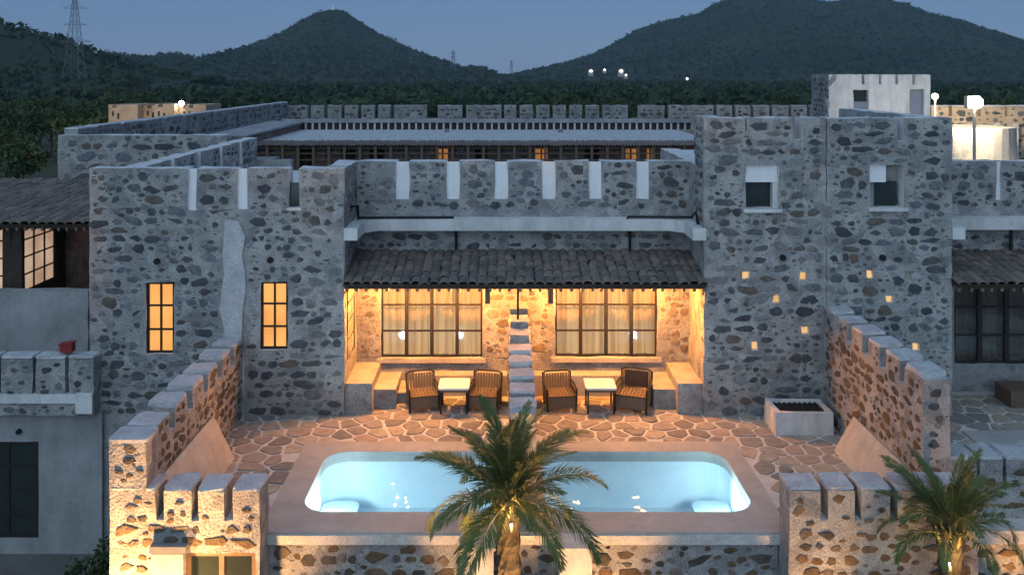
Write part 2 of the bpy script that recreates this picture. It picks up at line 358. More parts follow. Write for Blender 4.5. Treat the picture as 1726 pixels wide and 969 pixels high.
def stones(parent, axis, w, sgn, u0, u1, z0, z1, holes=(), size=(.11, .43), dens=7.0, seed=1, cap=290, chips=48.0, proud=.013, m=None, prow=1.6):
    """scatter flat irregular stones over a wall face, biggest first, none overlapping; the smallest go into one mesh of chips"""
    r = random.Random(seed * 77 + 5); placed = []; area = (u1 - u0) * (z1 - z0)
    grid = {}
    def free(u, z, a, b, pad):
        if u - a < u0 or u + a > u1 or z - b < z0 or z + b > z1: return False
        for h in holes:
            if u + a > h[0] - .03 and u - a < h[1] + .03 and z + b > h[2] - .03 and z - b < h[3] + .03: return False
        gi, gj = int(u / .5), int(z / .5)
        for di in (-1, 0, 1):
            for dj in (-1, 0, 1):
                for (U, Z, A, B) in grid.get((gi + di, gj + dj), ()):
                    du, dz = abs(u - U) / (a + A + pad), abs(z - Z) / (b + B + pad)
                    if du ** 2.6 + dz ** 2.6 < 1: return False
        return True
    def put(u, z, a, b):
        grid.setdefault((int(u / .5), int(z / .5)), []).append((u, z, a, b))
    todo = []; z = z0 + .01; lo, hi = size; big = hi > .45
    while z < z1 - .05:
        h = r.uniform(.36, .62) * (lo + hi) * .70; u = u0 - r.uniform(0, .2)
        wave, ph = r.uniform(.01, .035), r.uniform(0, 6)
        while u < u1:
            q = r.random(); wd = lo + (hi - lo) * (r.random() ** 1.6); ht = min(h * r.uniform(.62, 1.0), wd * r.uniform(.5, 1.0))
            uc = u + wd / 2; zc = z + h / 2 + wave * math.sin(uc * 2.3 + ph) + r.uniform(-.07, .07) * h
            if q < .86 and free(uc, zc, wd / 2, ht / 2, .012):
                put(uc, zc, wd / 2, ht / 2); todo.append((wd * ht, uc, zc, wd, ht))
            u += wd + r.uniform(.015, .06) + (r.uniform(.0, .16) if r.random() < .35 else 0)
        z += h + r.uniform(.0, .02)
    for _ in range(int(area * 70)):
        wd = lo * .75 + (hi - lo) * .62 * r.random() ** 1.7; ht = wd * r.uniform(.42, .95); uc, zc = r.uniform(u0, u1), r.uniform(z0, z1)
        if free(uc, zc, wd / 2, ht / 2, .012): put(uc, zc, wd / 2, ht / 2); todo.append((wd * ht, uc, zc, wd, ht))
    todo.sort(reverse=True)
    for _a, u, z, wd, ht in todo[:cap]:
        me = r.choice(STONES)
        o = bpy.data.objects.new('stone', me)
        o.scale = (wd, proud * r.uniform(.45, 1.3), ht)
        o.rotation_euler = (0, R(r.gauss(0, 7)) + (math.pi if r.random() < .5 else 0), ROT[(axis, sgn)])
        if m: o.material_slots[0].link = 'OBJECT'; o.material_slots[0].material = M[m]
        link(o, parent, (u, w, z) if axis == 'x' else (w, u, z))
    rest = [(u, z, wd / 2, ht / 2) for _a, u, z, wd, ht in todo[cap:]]
    mb = MB()
    for k_ in range(len(rest) + int(chips * area)):
        q_ = r.random() ** 1.8; a, b = .024 + .06 * q_, r.uniform(.010, .018 + .036 * q_); u, z = r.uniform(u0, u1), r.uniform(z0, z1)
        if k_ < len(rest): u, z, a, b = rest[k_]
        elif not free(u, z, a, b, .004): continue
        else: put(u, z, a, b)
        n = len(mb.v); t = r.uniform(-.25, .25); k = 5; d = sgn * proud * r.uniform(.25, .6)
        for q, e in ((1.0, -.3), (.75, 1.0)):
            for i in range(k):
                an = 2 * math.pi * i / k + r.uniform(-.3, .3); U, Z = a * q * math.cos(an), b * q * math.sin(an); U, Z = U - t * Z, Z + t * U
                mb.v.append((u + U, w + d * e, z + Z) if axis == 'x' else (w + d * e, u + U, z + Z))
        for i in range(k):
            j = (i + 1) % k; mb.f.append((n + i, n + j, n + k + j, n + k + i)); mb.mi.append(0)
        mb.f.append(tuple(n + k + i for i in range(k))); mb.mi.append(0)
    if mb.f:
        c = mb.build('stone_chips', M['chip'], parent); c['kind'] = 'stuff'

def light(name, loc, energy, col=(1, .62, .26), radius=.08, typ='POINT', target=None, spot=100, blend=.6, parent=None):
    d = bpy.data.lights.new(name, typ); d.energy = energy; d.color = col; d.shadow_soft_size = radius
    o = bpy.data.objects.new(name, d)
    if typ == 'SPOT':
        d.spot_size = R(spot); d.spot_blend = blend
        o.rotation_euler = (Vector(target) - Vector(loc)).to_track_quat('-Z', 'Y').to_euler()
    link(o, parent, loc); return o

# windows: frame of bars, one pane object per light, a curtain behind
def window(parent, axis, w, sgn, u0, u1, z0, z1, cols, rows, pane, bar=.035, depth=.06, major=(), curtain=None, cdist=.25, name='window', mbar=None, frame_m=None):
    """w = plane of the frame's front face, sgn = outward side"""
    fr = MB(); mbar = mbar or bar
    def bx(a, b, c, d, e, f):
        lo, hi = sorted((w + sgn * e, w + sgn * f))
        if axis == 'x': fr.box(a, b, lo, hi, c, d)
        else: fr.box(lo, hi, a, b, c, d)
    e0, e1 = -depth, 0
    bx(u0, u0 + bar, z0, z1, e0, e1); bx(u1 - bar, u1, z0, z1, e0, e1)
    bx(u0 + bar, u1 - bar, z0, z0 + bar, e0, e1 - .002); bx(u0 + bar, u1 - bar, z1 - bar, z1, e0, e1 - .002)
    us = [u0 + (u1 - u0) * i / cols for i in range(cols + 1)]; zs = [z0 + (z1 - z0) * j / rows for j in range(rows + 1)]
    for i in range(1, cols):
        hw = mbar / 2 if i in major or not major else bar * .35
        bx(us[i] - hw, us[i] + hw, z0 + bar, z1 - bar, e0 + .004, e1 + (.006 if i in major else -.004))
    for j in range(1, rows):
        bx(u0 + bar, u1 - bar, zs[j] - bar * .38, zs[j] + bar * .38, e0 + .008, e1 - .008)
    root = fr.build(name, frame_m or M['frame'], parent)
    pd = w - sgn * depth * .55
    for i in range(cols):
        for j in range(rows):
            mb = MB(); a, b, c, d = us[i] + .006, us[i + 1] - .006, zs[j] + .006, zs[j + 1] - .006; t = .004
            if axis == 'x': mb.box(a, b, pd - t, pd + t, c, d)
            else: mb.box(pd - t, pd + t, a, b, c, d)
            mb.build('pane', M[pane], root)
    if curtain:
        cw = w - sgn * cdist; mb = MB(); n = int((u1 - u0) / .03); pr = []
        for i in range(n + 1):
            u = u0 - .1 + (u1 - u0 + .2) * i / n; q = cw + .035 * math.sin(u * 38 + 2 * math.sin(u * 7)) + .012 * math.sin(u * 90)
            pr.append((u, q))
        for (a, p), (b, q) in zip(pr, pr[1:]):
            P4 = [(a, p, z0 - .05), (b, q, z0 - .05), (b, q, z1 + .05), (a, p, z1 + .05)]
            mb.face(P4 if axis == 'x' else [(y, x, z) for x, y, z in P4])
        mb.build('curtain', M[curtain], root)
    return root

YF = 17.2; YB = 18.6
# =================================================================== THE SETTING
g = MB()
for a, b, c, d in ((-9000, 9000, -30, 16000),):
    g.face([(a, c, -2.6), (b, c, -2.6), (b, d, -2.6), (a, d, -2.6)])
gr = g.build('ground', M['ground']); gr['kind'] = 'structure'
st = MB(); st.face([(-40, -5, -2.596), (40, -5, -2.596), (40, 17.6, -2.596), (-40, 17.6, -2.596)])
tag(st.build('street', M['street']), kind='structure')

def vnoise(x, y, seed):
    xi, yi = np.floor(x), np.floor(y); fx, fy = x - xi, y - yi; fx, fy = fx * fx * (3 - 2 * fx), fy * fy * (3 - 2 * fy)
    def h(a, b): return np.modf(np.abs(np.sin(a * 127.1 + b * 311.7 + seed * 17.3) * 43758.5453))[0]
    return (h(xi, yi) * (1 - fx) + h(xi + 1, yi) * fx) * (1 - fy) + (h(xi, yi + 1) * (1 - fx) + h(xi + 1, yi + 1) * fx) * fy
def fbm(x, y, seed, o=5):
    t = 0 * x; a = .5; s = 1.0
    for k in range(o): t = t + a * (vnoise(x * s, y * s, seed + k) - .5); a *= .5; s *= 2.03
    return t
HILLS = []
def hill(name, D, prof, wf, wb, seed, amp=.2, step=5.0, noise=90.0):
    X = np.array([px(p[0], D) for p in prof]); Zr = np.array([max(pz(p[1], D), -6.0) for p in prof])
    def height(x, y):
        # the ridge line follows the sight line so its outline stays where the photograph has it
        h = np.interp(x, X, Zr, left=-6, right=-6)
        t = np.where(y < D, (D - y) / wf, (y - D) / wb); c = np.clip(1 - t, 0, 1); c = c ** 1.25
        z = (h + 6) * c - 6
        n = fbm(x / noise, y / noise, seed); rid = fbm(x / (noise * .3), y / (noise * .55), seed + 9)
        return z + (z + 6) * (n * amp * 1.4 * np.clip(t * 3, .12, 1) + rid * amp * .5 * np.clip(t * 4, .2, 1))
    nx = int((X[-1] - X[0]) / step); ny = int((wf + wb * .5) / (step * 1.3))
    xs = np.linspace(X[0], X[-1], nx); ys = np.linspace(D - wf, D + wb * .5, ny)
    gx, gy = np.meshgrid(xs, ys); gz = height(gx, gy)
    V = np.stack([gx, gy, gz], -1).reshape(-1, 3); i = np.arange(nx * ny).reshape(ny, nx)
    Fq = np.stack([i[:-1, :-1], i[:-1, 1:], i[1:, 1:], i[1:, :-1]], -1).reshape(-1, 4)
    o = fast_mesh(name, V, Fq, M['hill']); o['kind'] = 'structure'
    o.data.polygons.foreach_set('use_smooth', [True] * len(Fq))
    HILLS.append((height, X, D, wf)); return o
hill('near_hill', 430, [(-700, 60), (-450, 22), (-250, 8), (-100, 25), (0, 40), (30, 48), (60, 56), (110, 76), (150, 95), (200, 114), (250, 128), (330, 135)], 200, 260, 3, .16, 3.2, 60)
hill('low_hills', 1000, [(20, 130), (110, 108), (160, 91), (200, 89), (235, 98), (262, 93), (292, 88), (330, 98), (380, 92), (440, 88), (520, 96), (640, 100), (700, 112), (760, 126), (775, 122), (790, 113), (806, 110), (824, 118), (850, 127), (900, 133)], 330, 300, 8, .2, 6, 110)
hill('peak_hill', 1250, [(250, 128), (330, 102), (370, 90), (410, 80), (440, 70), (480, 52), (515, 30), (540, 19), (560, 15), (578, 17), (598, 30), (640, 57), (700, 85), (745, 101), (790, 117), (835, 128), (900, 134)], 420, 400, 5, .17, 6, 130)
hill('long_mountain', 1450, [(820, 133), (862, 126), (900, 117), (950, 107), (1000, 91), (1040, 70), (1070, 52), (1100, 41), (1140, 31), (1180, 22), (1200, 8), (1230, -2), (1290, -6), (1340, -4), (1395, 3), (1440, -1), (1500, 0), (1530, 7), (1550, 20), (1600, 29), (1645, 47), (1690, 61), (1726, 79), (1800, 100), (1950, 120), (2100, 133)], 560, 500, 6, .16, 7, 160)

def ground_z(x, y):
    z = np.full_like(x, -2.6)
    for h, X, D, wf in HILLS: z = np.maximum(z, np.where((y > D - wf) & (x > X[0]) & (x < X[-1]), h(x, y), -2.6))
    return z

def crowns(name, cx, cy, cz, rad, nq, m, seed, qs=.55, flat=.75):
    """clumps of leaf-sized quads around each centre"""
    rs = np.random.RandomState(seed); n = len(cx); k = n * nq
    d = rs.normal(size=(n, nq, 3)); d /= np.linalg.norm(d, axis=2, keepdims=True); d *= rs.uniform(.45, 1.0, (n, nq, 1)) ** .6
    lump = 1 + .35 * np.sin(d[..., 0] * 5 + rs.uniform(0, 6, (n, 1))) * np.cos(d[..., 2] * 4 + d[..., 1] * 4)
    C = np.stack([cx, cy, cz], -1)[:, None, :] + d * np.array([1, 1, flat]) * (rad[:, None, None] * lump[..., None])
    C = C.reshape(-1, 3); s = (np.repeat(rad, nq) * qs * rs.uniform(.5, 1.1, k))[:, None]
    a = rs.normal(size=(k, 3)); a /= np.linalg.norm(a, axis=1, keepdims=True); b = np.cross(a, rs.normal(size=(k, 3))); b /= np.linalg.norm(b, axis=1, keepdims=True)
    V = np.stack([C - a * s, C + b * s * .6, C + a * s * .9, C - b * s * .7], 1).reshape(-1, 3)
    return fast_mesh(name, V, np.arange(k * 4).reshape(-1, 4), m)

rs = np.random.RandomState(4)
def scatter(n, y0, y1, pw):
    y = y0 + (y1 - y0) * rs.uniform(0, 1, n) ** pw; x = rs.uniform(-.60, .62, n) * y; return x, y
x, y = scatter(5200, 150, 1250, 1.25); z = ground_z(x, y); r_ = rs.uniform(1.3, 3.2, len(x)); keep = z < 40
x, y, z, r_ = x[keep], y[keep], z[keep], r_[keep]
tag(crowns('forest', x, y, z + r_ * .75, r_, 22, M['leaffar'], 1), 'dark scrub forest covering the plain behind the fort', None, None, 'stuff')
x, y = scatter(26000, 240, 1500, .75); z = ground_z(x, y); keep = z > 3
x, y, z = x[keep], y[keep], z[keep]; r_ = rs.uniform(.8, 2.4, len(x)) * (.6 + y / 1800)
tag(crowns('hillside_scrub', x, y, z + r_ * .3, r_, 9, M['leaffar'], 2, .6), 'low scrub and bushes on the hillsides', None, None, 'stuff')

def tree(x, y, h, seed, label, group):
    r = random.Random(seed); z0 = -2.6
    t = thing('tree', label, 'tree', (x, y, z0), group)
    mb = MB(); tips = []
    mb.tube([(x, y, z0 - .2), (x + .1, y, z0 + h * .25), (x + r.uniform(-.3, .3), y, z0 + h * .5)], .16, 7, r2=.08)
    for k in range(5):
        a = r.uniform(0, 6.28); q = r.uniform(.15, .34) * h
        tip = (x + math.cos(a) * q, y + math.sin(a) * q, z0 + h * r.uniform(.55, .85)); tips.append(tip)
        mb.tube([(x, y, z0 + h * .3), tip], .07, 5, r2=.02)
    mb.build('trunk', M['bark'], t)
    cs = tips + [(x + r.uniform(-.2, .2) * h, y + r.uniform(-.2, .2) * h, z0 + h * r.uniform(.55, .9)) for _ in range(6)]
    A = np.array(cs); rad = np.array([h * r.uniform(.14, .25) for _ in cs])
    o = crowns('crown', A[:, 0], A[:, 1], A[:, 2], rad, 110, M['leafnear'], seed, .22)
    o.parent = t; o.location = -WL[t.name]
tr = random.Random(21)
spots = []
for _ in range(400):
    if len(spots) >= 46: break
    if tr.random() < .62: y = tr.uniform(62, 150); x = px(tr.uniform(-60, 190), y)
    else: y = tr.uniform(95, 170); x = px(tr.uniform(180, 1700), y)
    if all((x - a) ** 2 + (y - b) ** 2 > 22 for a, b in spots): spots.append((x, y))
for i, (x, y) in enumerate(spots):
    lf = x < -.45 * y
    tree(x, y, tr.uniform(4.2, 6.6), 300 + i, 'dark bushy tree growing on the slope beside the fort' if lf else 'dark bushy tree standing beyond the far parapet', 'trees on the slope beside the fort' if lf else 'trees beyond the far parapet')

# =================================================================== LEFT WING (thing)
xl, xr = px(151, YF), px(580, YF)
lw = thing('stone_wing', 'grey rubble stone wing with two tall narrow lit windows and a pale plaster pilaster', 'building', ((xl + xr) / 2, YF, -2.6))
ztop = pz(284, YF)
W1 = (px(245, YF), px(293, YF), pz(597, YF), pz(476, YF)); W2 = (px(438, YF), px(485, YF), pz(590, YF), pz(475, YF))
C1 = (px(316, YF), px(331, YF), pz(355, YF), 9); C2 = (px(401, YF), px(416, YF), pz(353, YF), 9); C3 = (px(486, YF), px(504, YF), pz(350, YF), 9)
wh = [W1, W2, C1, C2, C3]
MB().wall('x', xl, xr, -2.6, ztop, YF, YF + .38, wh, seed=1).build('front_wall', [M['mortar'], M['lime']], lw)
pil = (px(372, YF), px(413, YF), 0, pz(370, YF))
stones(lw, 'x', YF, -1, xl, xr, .0, ztop - .03, wh + [pil, (px(446, YF), px(466, YF), pz(447, YF), pz(428, YF)), (px(256, YF), px(275, YF), pz(449, YF), pz(431, YF))], seed=1, dens=8.5)
for (a, b, c, d), s in ((W1, 1), (W2, 2)):
    window(lw, 'x', YF + .07, -1, a, b, c, d, 2, 3, 'pane_lit', bar=.05, mbar=.04)
mb = MB(); r = random.Random(5); zz = np.linspace(-.0, pil[3], 12); prev = None
L_ = [(pil[0] + r.uniform(-.05, .05) + .03, z) for z in zz]; R_ = [(pil[1] + r.uniform(-.05, .05) - .02, z) for z in zz]
L_[-1] = (L_[-1][0] + .1, L_[-1][1]); R_[-1] = (R_[-1][0] - .06, R_[-1][1] - .03)
mb.prism(L_ + R_[::-1], 'y', YF - .035, YF + .02); mb.build('pilaster', M['cap'], lw, label='pale smeared plaster strip running down the stone wall')
for a, b, c, d in (C1, C2): MB().box(a - .01, b + .01, YF + .045, YF + .08, c, ztop - .012).build('loophole_panel', M['white_wash'], lw)
# side parapet of the wing, running back, with slots; roof; inner faces
sp_holes = [(YF + 1.4 + k * 1.75, YF + 1.6 + k * 1.75, 4.05, 9) for k in range(5)]
MB().wall('y', YF + .38, 27.4, 2.2, 4.66, xl, xl + .4, sp_holes, seed=2).build('side_parapet', [M['mortar'], M['lime']], lw)
stones(lw, 'y', xl + .4, 1, YF + .5, 27.3, 3.7, 4.62, sp_holes, seed=3, dens=5, chips=5)
MB().box(xl + .4, xr, YF + .38, 27.4, 3.45, 3.66).build('roof', M['lime'], lw)
MB().box(xl + .4, xr - 3.4, 27.0, 27.4, 3.66, 4.0).build('rear_parapet', M['mortar'], lw)
MB().wall('y', YF + .38, YB + .3, -.0, ztop, xr - .4, xr, [], seed=5).build('inner_wall', [M['mortar'], M['lime']], lw)
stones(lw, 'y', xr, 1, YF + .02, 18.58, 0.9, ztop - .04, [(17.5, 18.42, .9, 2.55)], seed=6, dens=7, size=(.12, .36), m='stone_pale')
for (x, y) in ((456, 438), (265, 440)):
    mb = MB(); X, Z = px(x, YF), pz(y, YF); mb.tube([(X, YF - .05, Z), (X, YF + .05, Z)], .06, 10); mb.build('drain_spout', M['pipe'], lw)
MB().box(C3[0], C3[1], YF + .12, YF + .14, C3[2], pz(309, YF)).build('slot_glass', M['darkglass'], lw)
MB().box(C3[0] - .02, C3[1] + .05, YF - .06, YF + .1, C3[2] - .05, C3[2] + .0).build('slot_sill', M['lime'], lw)

# =================================================================== CENTRAL SUITES with verandah (thing)

cl, cr = xr, px(1190, YF)
cs = thing('verandah_house', 'double suite with tiled verandah roof, two wide lit windows and a crenellated parapet', 'building', ((cl + cr) / 2, YB, 0))
BW = [(px(642, YB), px(813, YB), pz(603, YB), 2.32), (px(936, YB), px(1108, YB), pz(602, YB), 2.32)]
zp = 4.79; cren = [(px(a, YB), px(b, YB), 4.0, 9) for a, b in ((668, 690), (753, 775), (834, 856), (914, 936), (993, 1013), (1073, 1093))]
MB().wall('x', cl, cr, 0, zp, YB, YB + .34, BW + cren, seed=7).build('back_wall', [M['mortar'], M['lime']], cs)
stones(cs, 'x', YB, -1, cl + .03, cr - .03, 2.95, zp - .03, cren + [(cl, cr, 3.33, 3.72)], seed=8, dens=6.4, size=(.10, .41), cap=150)
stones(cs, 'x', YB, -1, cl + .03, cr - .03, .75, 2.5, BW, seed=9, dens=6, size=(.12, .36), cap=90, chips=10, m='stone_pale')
MB().box(cl, cr, YB + .34, 30.0, 3.4, 3.62).build('roof_terrace', M['lime'], cs)
for (a, b, c, d), maj in ((BW[0], (1, 2, 3)), (BW[1], (1, 2, 3))):
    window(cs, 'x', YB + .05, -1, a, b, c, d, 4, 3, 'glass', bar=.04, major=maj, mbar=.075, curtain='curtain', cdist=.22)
    MB().box(a - .08, b + .08, YB - .06, YB + .02, c - .09, c - .002).build('window_sill', M['cream'], cs)
    MB().box(a - .3, b + .3, YB + .6, YB + .62, c - .3, d + .3).build('room_wall', M['cream'], cs)
for a, b, c, d in cren: MB().box(a - .008, b + .008, YB + .035, YB + .07, c, zp - .012).build('loophole_panel', M['white_wash'], cs)
# white ledge round three sides
zl0, zl1 = 3.40, 3.63
led = MB(); pl = [(cl, YF - .03), (cl + .26, YF - .03), (cl + .26, YB - .62), (cl + .52, YB - .36), (cr - .52, YB - .36), (cr - .26, YB - .62), (cr - .26, YF - .03), (cr, YF - .03), (cr, YB), (cl, YB)]
led.prism(pl, 'z', zl0, zl1); led.build('ledge', M['lime'], cs, label='white plaster ledge with angled ends under the parapet')
for s in (0, 1):
    mb = MB()
    if s == 0: P_ = [(px(592, 17.9), 17.9, 3.95), (px(603, 18.1), 18.1, 3.93), (px(604, 18.2), 18.2, zl1 + .03), (px(606, 18.3), 18.3, zl1 + .03), (px(765, 18.35), 18.35, zl1 + .03)]
    else: P_ = [(px(1176, 17.6), 17.6, 3.66), (px(1174, 17.9), 17.9, 3.85), (px(1165, 18.3), 18.3, zl1 + .04), (px(1058, 18.35), 18.35, zl1 + .04), (px(1057, 18.35), 18.30, zl1 + .0)]
    mb.tube(P_, .028, 6); mb.build('cable_pipe', M['pipe'], cs)
for x in (769, 1061):
    MB().tube([(px(x, YB), YB - .05, 3.42), (px(x, YB), YB - .05, 2.95)], .03, 6).build('drain_pipe', M['pipe'], cs)
    MB().box(px(x - 14, YB), px(x + 16, YB), YB - .012, YB + .01, 2.92, 3.22).build('plaster_patch', M['plaster'], cs)
# tiled lean-to roof
def tiled_roof(parent, x0, x1, y0, z0, y1, z1, pitch, rows, name='verandah_roof', rafters=True, seed=3, flare=0.0):
    """eave (y0,z0) to wall (y1,z1); every half-round tile is its own object"""
    r = random.Random(seed); n = int((x1 - x0) / pitch); sl = math.hypot(y1 - y0, z1 - z0); ang = math.atan2(z1 - z0, y1 - y0)
    mb = MB(); mb.prism([(y0 + .02, z0 - .05), (y1, z1 - .05), (y1, z1 - .01), (y0 + .02, z0 - .01)], 'x', x0, x1)
    root = mb.build(name, M['wood'], parent)
    ln = sl / rows * 1.22; tm = MB(); k = 5; w = pitch * .56
    for L, sc, dz in ((0, 1.06, .018), (ln, .9, .0)):
        for rr in (1.0, .80):
            for i in range(k + 1):
                a = math.pi * i / k; tm.v.append((-math.cos(a) * w * sc * rr, L, math.sin(a) * w * .62 * sc * rr + dz))
    q = k + 1
    for i in range(k):
        tm.f += [(i, i + 1, 2 * q + i + 1, 2 * q + i), (q + i, 3 * q + i, 3 * q + i + 1, q + i + 1), (i, q + i, q + i + 1, i + 1)]; tm.mi += [0] * 3
    me = tm.mesh('roof_tile', M['tile'])
    for j in range(rows):
        for i in range(n):
            o = bpy.data.objects.new('roof_tile', me); t = j / rows
            X = x0 + (i + .5) * (x1 - x0) / n + r.uniform(-.012, .012); d = sl * t - .06 + r.uniform(-.02, .02)
            o.rotation_euler = (ang + R(2.2) + r.gauss(0, .012), r.gauss(0, .04), r.gauss(0, .035))
            o.scale = (r.uniform(.92, 1.06), 1, r.uniform(.8, 1.12))
            link(o, root, (X, y0 + d * math.cos(ang), z0 + d * math.sin(ang) + r.uniform(-.004, .008)))
    if rafters:
        m2 = MB().box(x0 + .02, x1 - .02, y0 + .05, y0 + .09, z0 - .11, z0 - .052); m2.build('eave_board', M['wood'], root)
        nr = int((x1 - x0) / .19)
        rm = MB().prism([(-.02, -.13), (.9, .05), (.9, .11), (-.02, -.06)], 'x', -.028, .028).mesh('rafter', M['brownwood'])
        for i in range(nr):
            o = bpy.data.objects.new('rafter', rm); link(o, root, (x0 + .06 + i * (x1 - x0 - .12) / (nr - 1) + r.uniform(-.02, .02), y0 + .02, z0 - .02))
    return root
tiled_roof(cs, cl + .01, cr - .01, 17.02, 2.60, YB - .02, 2.90, .18, 6)
MB().box(cl + .02, cr - .02, 17.32, 17.40, 2.44, 2.53).build('eave_beam', M['wood'], cs)
for x in (822, 928): MB().prism([(17.35, 2.44), (17.95, 2.44), (17.95, 2.38), (17.5, 2.12), (17.4, 2.12)], 'x', px(x - 4, 17.5), px(x + 4, 17.5)).build('bracket', M['brownwood'], cs)
MB().tube([(px(873, 17.25), 17.25, 2.5), (px(873, 17.25), 17.25, 1.62)], .022, 6).build('down_pipe', M['pipe'], cs)
# side windows in the flanking walls, benches
for s, X, sg in ((0, cl, 1), (1, cr, -1)):
    window(cs, 'y', X + sg * .012, sg, 17.55, 18.36, .98, 2.42, 1, 4, 'pane_side', bar=.035, depth=.05, name='side_window')
def mirror(px0): return px0
for s in (0, 1):
    b = MB(); e = cl + .005 if s == 0 else cr - .005; d = 1 if s == 0 else -1
    def bb(u0, u1, y0, y1, z1, z0=0.0):
        a, c = sorted((e + d * u0, e + d * u1)); b.box(a, c, y0, y1, z0, z1, 0, 1)
    bb(0, .52, 17.30, YB - .01, .60); bb(.52, .95, 17.55, YB - .01, .40); bb(.95, 1.22, 17.85, YB - .01, .22)
    b.build('corner_bench', [M['mortar'], M['cream']], cs, label='stepped masonry bench in the verandah corner')
for u0, u1 in ((cl + 1.23, .06), (.56, cr - 1.23)):
    MB().box(u0, u1, YB - .32, YB - .01, 0, .42).build('wall_seat', M['cream'], cs)

# =================================================================== TOWER (thing)
tl, trr = px(1187, YF) - .005, px(1605, YF)
tw = thing('stone_tower', 'tall grey rubble stone tower with small glowing square niches and two square openings', 'tower', ((tl + trr) / 2, YF, 0))
zt = pz(199, YF); zt2 = pz(199, YF)
O1 = (px(1257, YF), px(1312, YF), pz(352, YF), pz(278, YF)); O2 = (px(1467, YF), px(1524, YF), pz(350, YF), pz(278, YF))
T = [(px(1257, YF), px(1261, YF), pz(222, YF), 9), (px(1337, YF), px(1352, YF), pz(236, YF), 9), (px(1512, YF), px(1524, YF), pz(238, YF), 9)]
nz_ = [(1258, 464), (1354, 465), (1309, 504), (1272, 583), (1357, 557), (1466, 463), (1500, 505), (1545, 585), (1533, 465)]
NI = [(px(x, YF) - .07, px(x, YF) + .07, pz(y, YF) - .075, pz(y, YF) + .075) for x, y in nz_]
xm = px(1393, YF)
MB().wall('x', tl, xm - .006, 0, zt, YF, YF + .45, [O1, T[0], T[1]] + NI[:5], seed=11).build('front_wall', [M['mortar'], M['lime']], tw)
MB().wall('x', xm + .006, trr, 0, zt, YF + .004, YF + .454, [O2, T[2]] + NI[5:], seed=12).build('front_wall', [M['mortar'], M['lime']], tw)
MB().box(xm - .006, xm + .006, YF + .04, YF + .4, 0, zt - .02).build('joint', M['darkgap'], tw)
dk = [(px(1319, YF), pz(434, YF)), (px(1487, YF), pz(434, YF))]
av = [O1, O2] + T + NI + [(x - .09, x + .09, z - .09, z + .09) for x, z in dk] + [(xm - .03, xm + .03, 0, 9)]
stones(tw, 'x', YF, -1, tl + .03, trr - .03, .02, zt - .03, av, seed=13, dens=8.5, size=(.10, .42), cap=295)
for a, b, c, d in NI[:8]: MB().box(a - .01, b + .01, YF + .10, YF + .12, c - .01, d + .01).build('niche_light', M['niche'], tw)
for a, b, c, d in NI[8:]: MB().box(a - .01, b + .01, YF + .10, YF + .12, c - .01, d + .01).build('niche_back', M['cream'], tw)
MB().box(px(1434, YF), px(1446, YF), YF - .02, YF + .05, pz(441, YF), pz(429, YF)).build('wood_block', M['brownwood'], tw)
for x, z in dk: MB().tube([(x, YF - .06, z), (x, YF + .05, z)], .06, 10).build('drain_spout', M['pipe'], tw)
for (a, b, c, d), q in ((O1, 308), (O2, 308)):
    zq = pz(q, YF)
    if q and a == O1[0]:
        MB().box(a, b, YF + .07, YF + .10, zq, d + .01).build('opening_panel', M['white_wash'], tw)
        MB().box(a, b - .09, YF + .24, YF + .26, c, zq).build('opening_glass', M['darkglass'], tw)
        MB().box(b - .09, b, YF + .06, YF + .30, c, zq - .002).build('opening_jamb', M['lime'], tw)
    else:
        MB().box(a, a + .33, YF + .07, YF + .10, zq, d + .01).build('opening_panel', M['white_wash'], tw)
        MB().box(a + .33, b, YF + .30, YF + .32, zq, d + .01).build('opening_back', M['mortar'], tw)
        MB().box(a + .14, b - .07, YF + .20, YF + .23, c, zq - .003).build('opening_glass', M['darkglass'], tw)
        MB().box(a, a + .14, YF + .18, YF + .23, c, zq - .003).build('opening_jamb', M['plaster'], tw)
    MB().box(a - .04, b + .06, YF - .05, YF + .18, c - .07, c - .002).build('opening_sill', M['lime'], tw)
MB().wall('y', YF + .45, 22.0, 0, zt, tl, tl + .4, [(18.1, 30, 4.78, 9)], seed=14).build('side_wall', [M['mortar'], M['lime']], tw)
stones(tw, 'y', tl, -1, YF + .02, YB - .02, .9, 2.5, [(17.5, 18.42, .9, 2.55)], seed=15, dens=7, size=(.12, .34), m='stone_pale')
stones(tw, 'y', tl, -1, YF + .02, 18.08, 3.7, zt - .05, [], seed=16, dens=6, size=(.12, .34))
MB().wall('y', YF + .45, 22.0, 0, zt, trr - .4, trr, [], seed=17).build('side_wall', [M['mortar'], M['lime']], tw)
MB().box(tl + .4, trr - .4, YF + .46, 21.9, 4.55, 4.75).build('roof', M['lime'], tw)

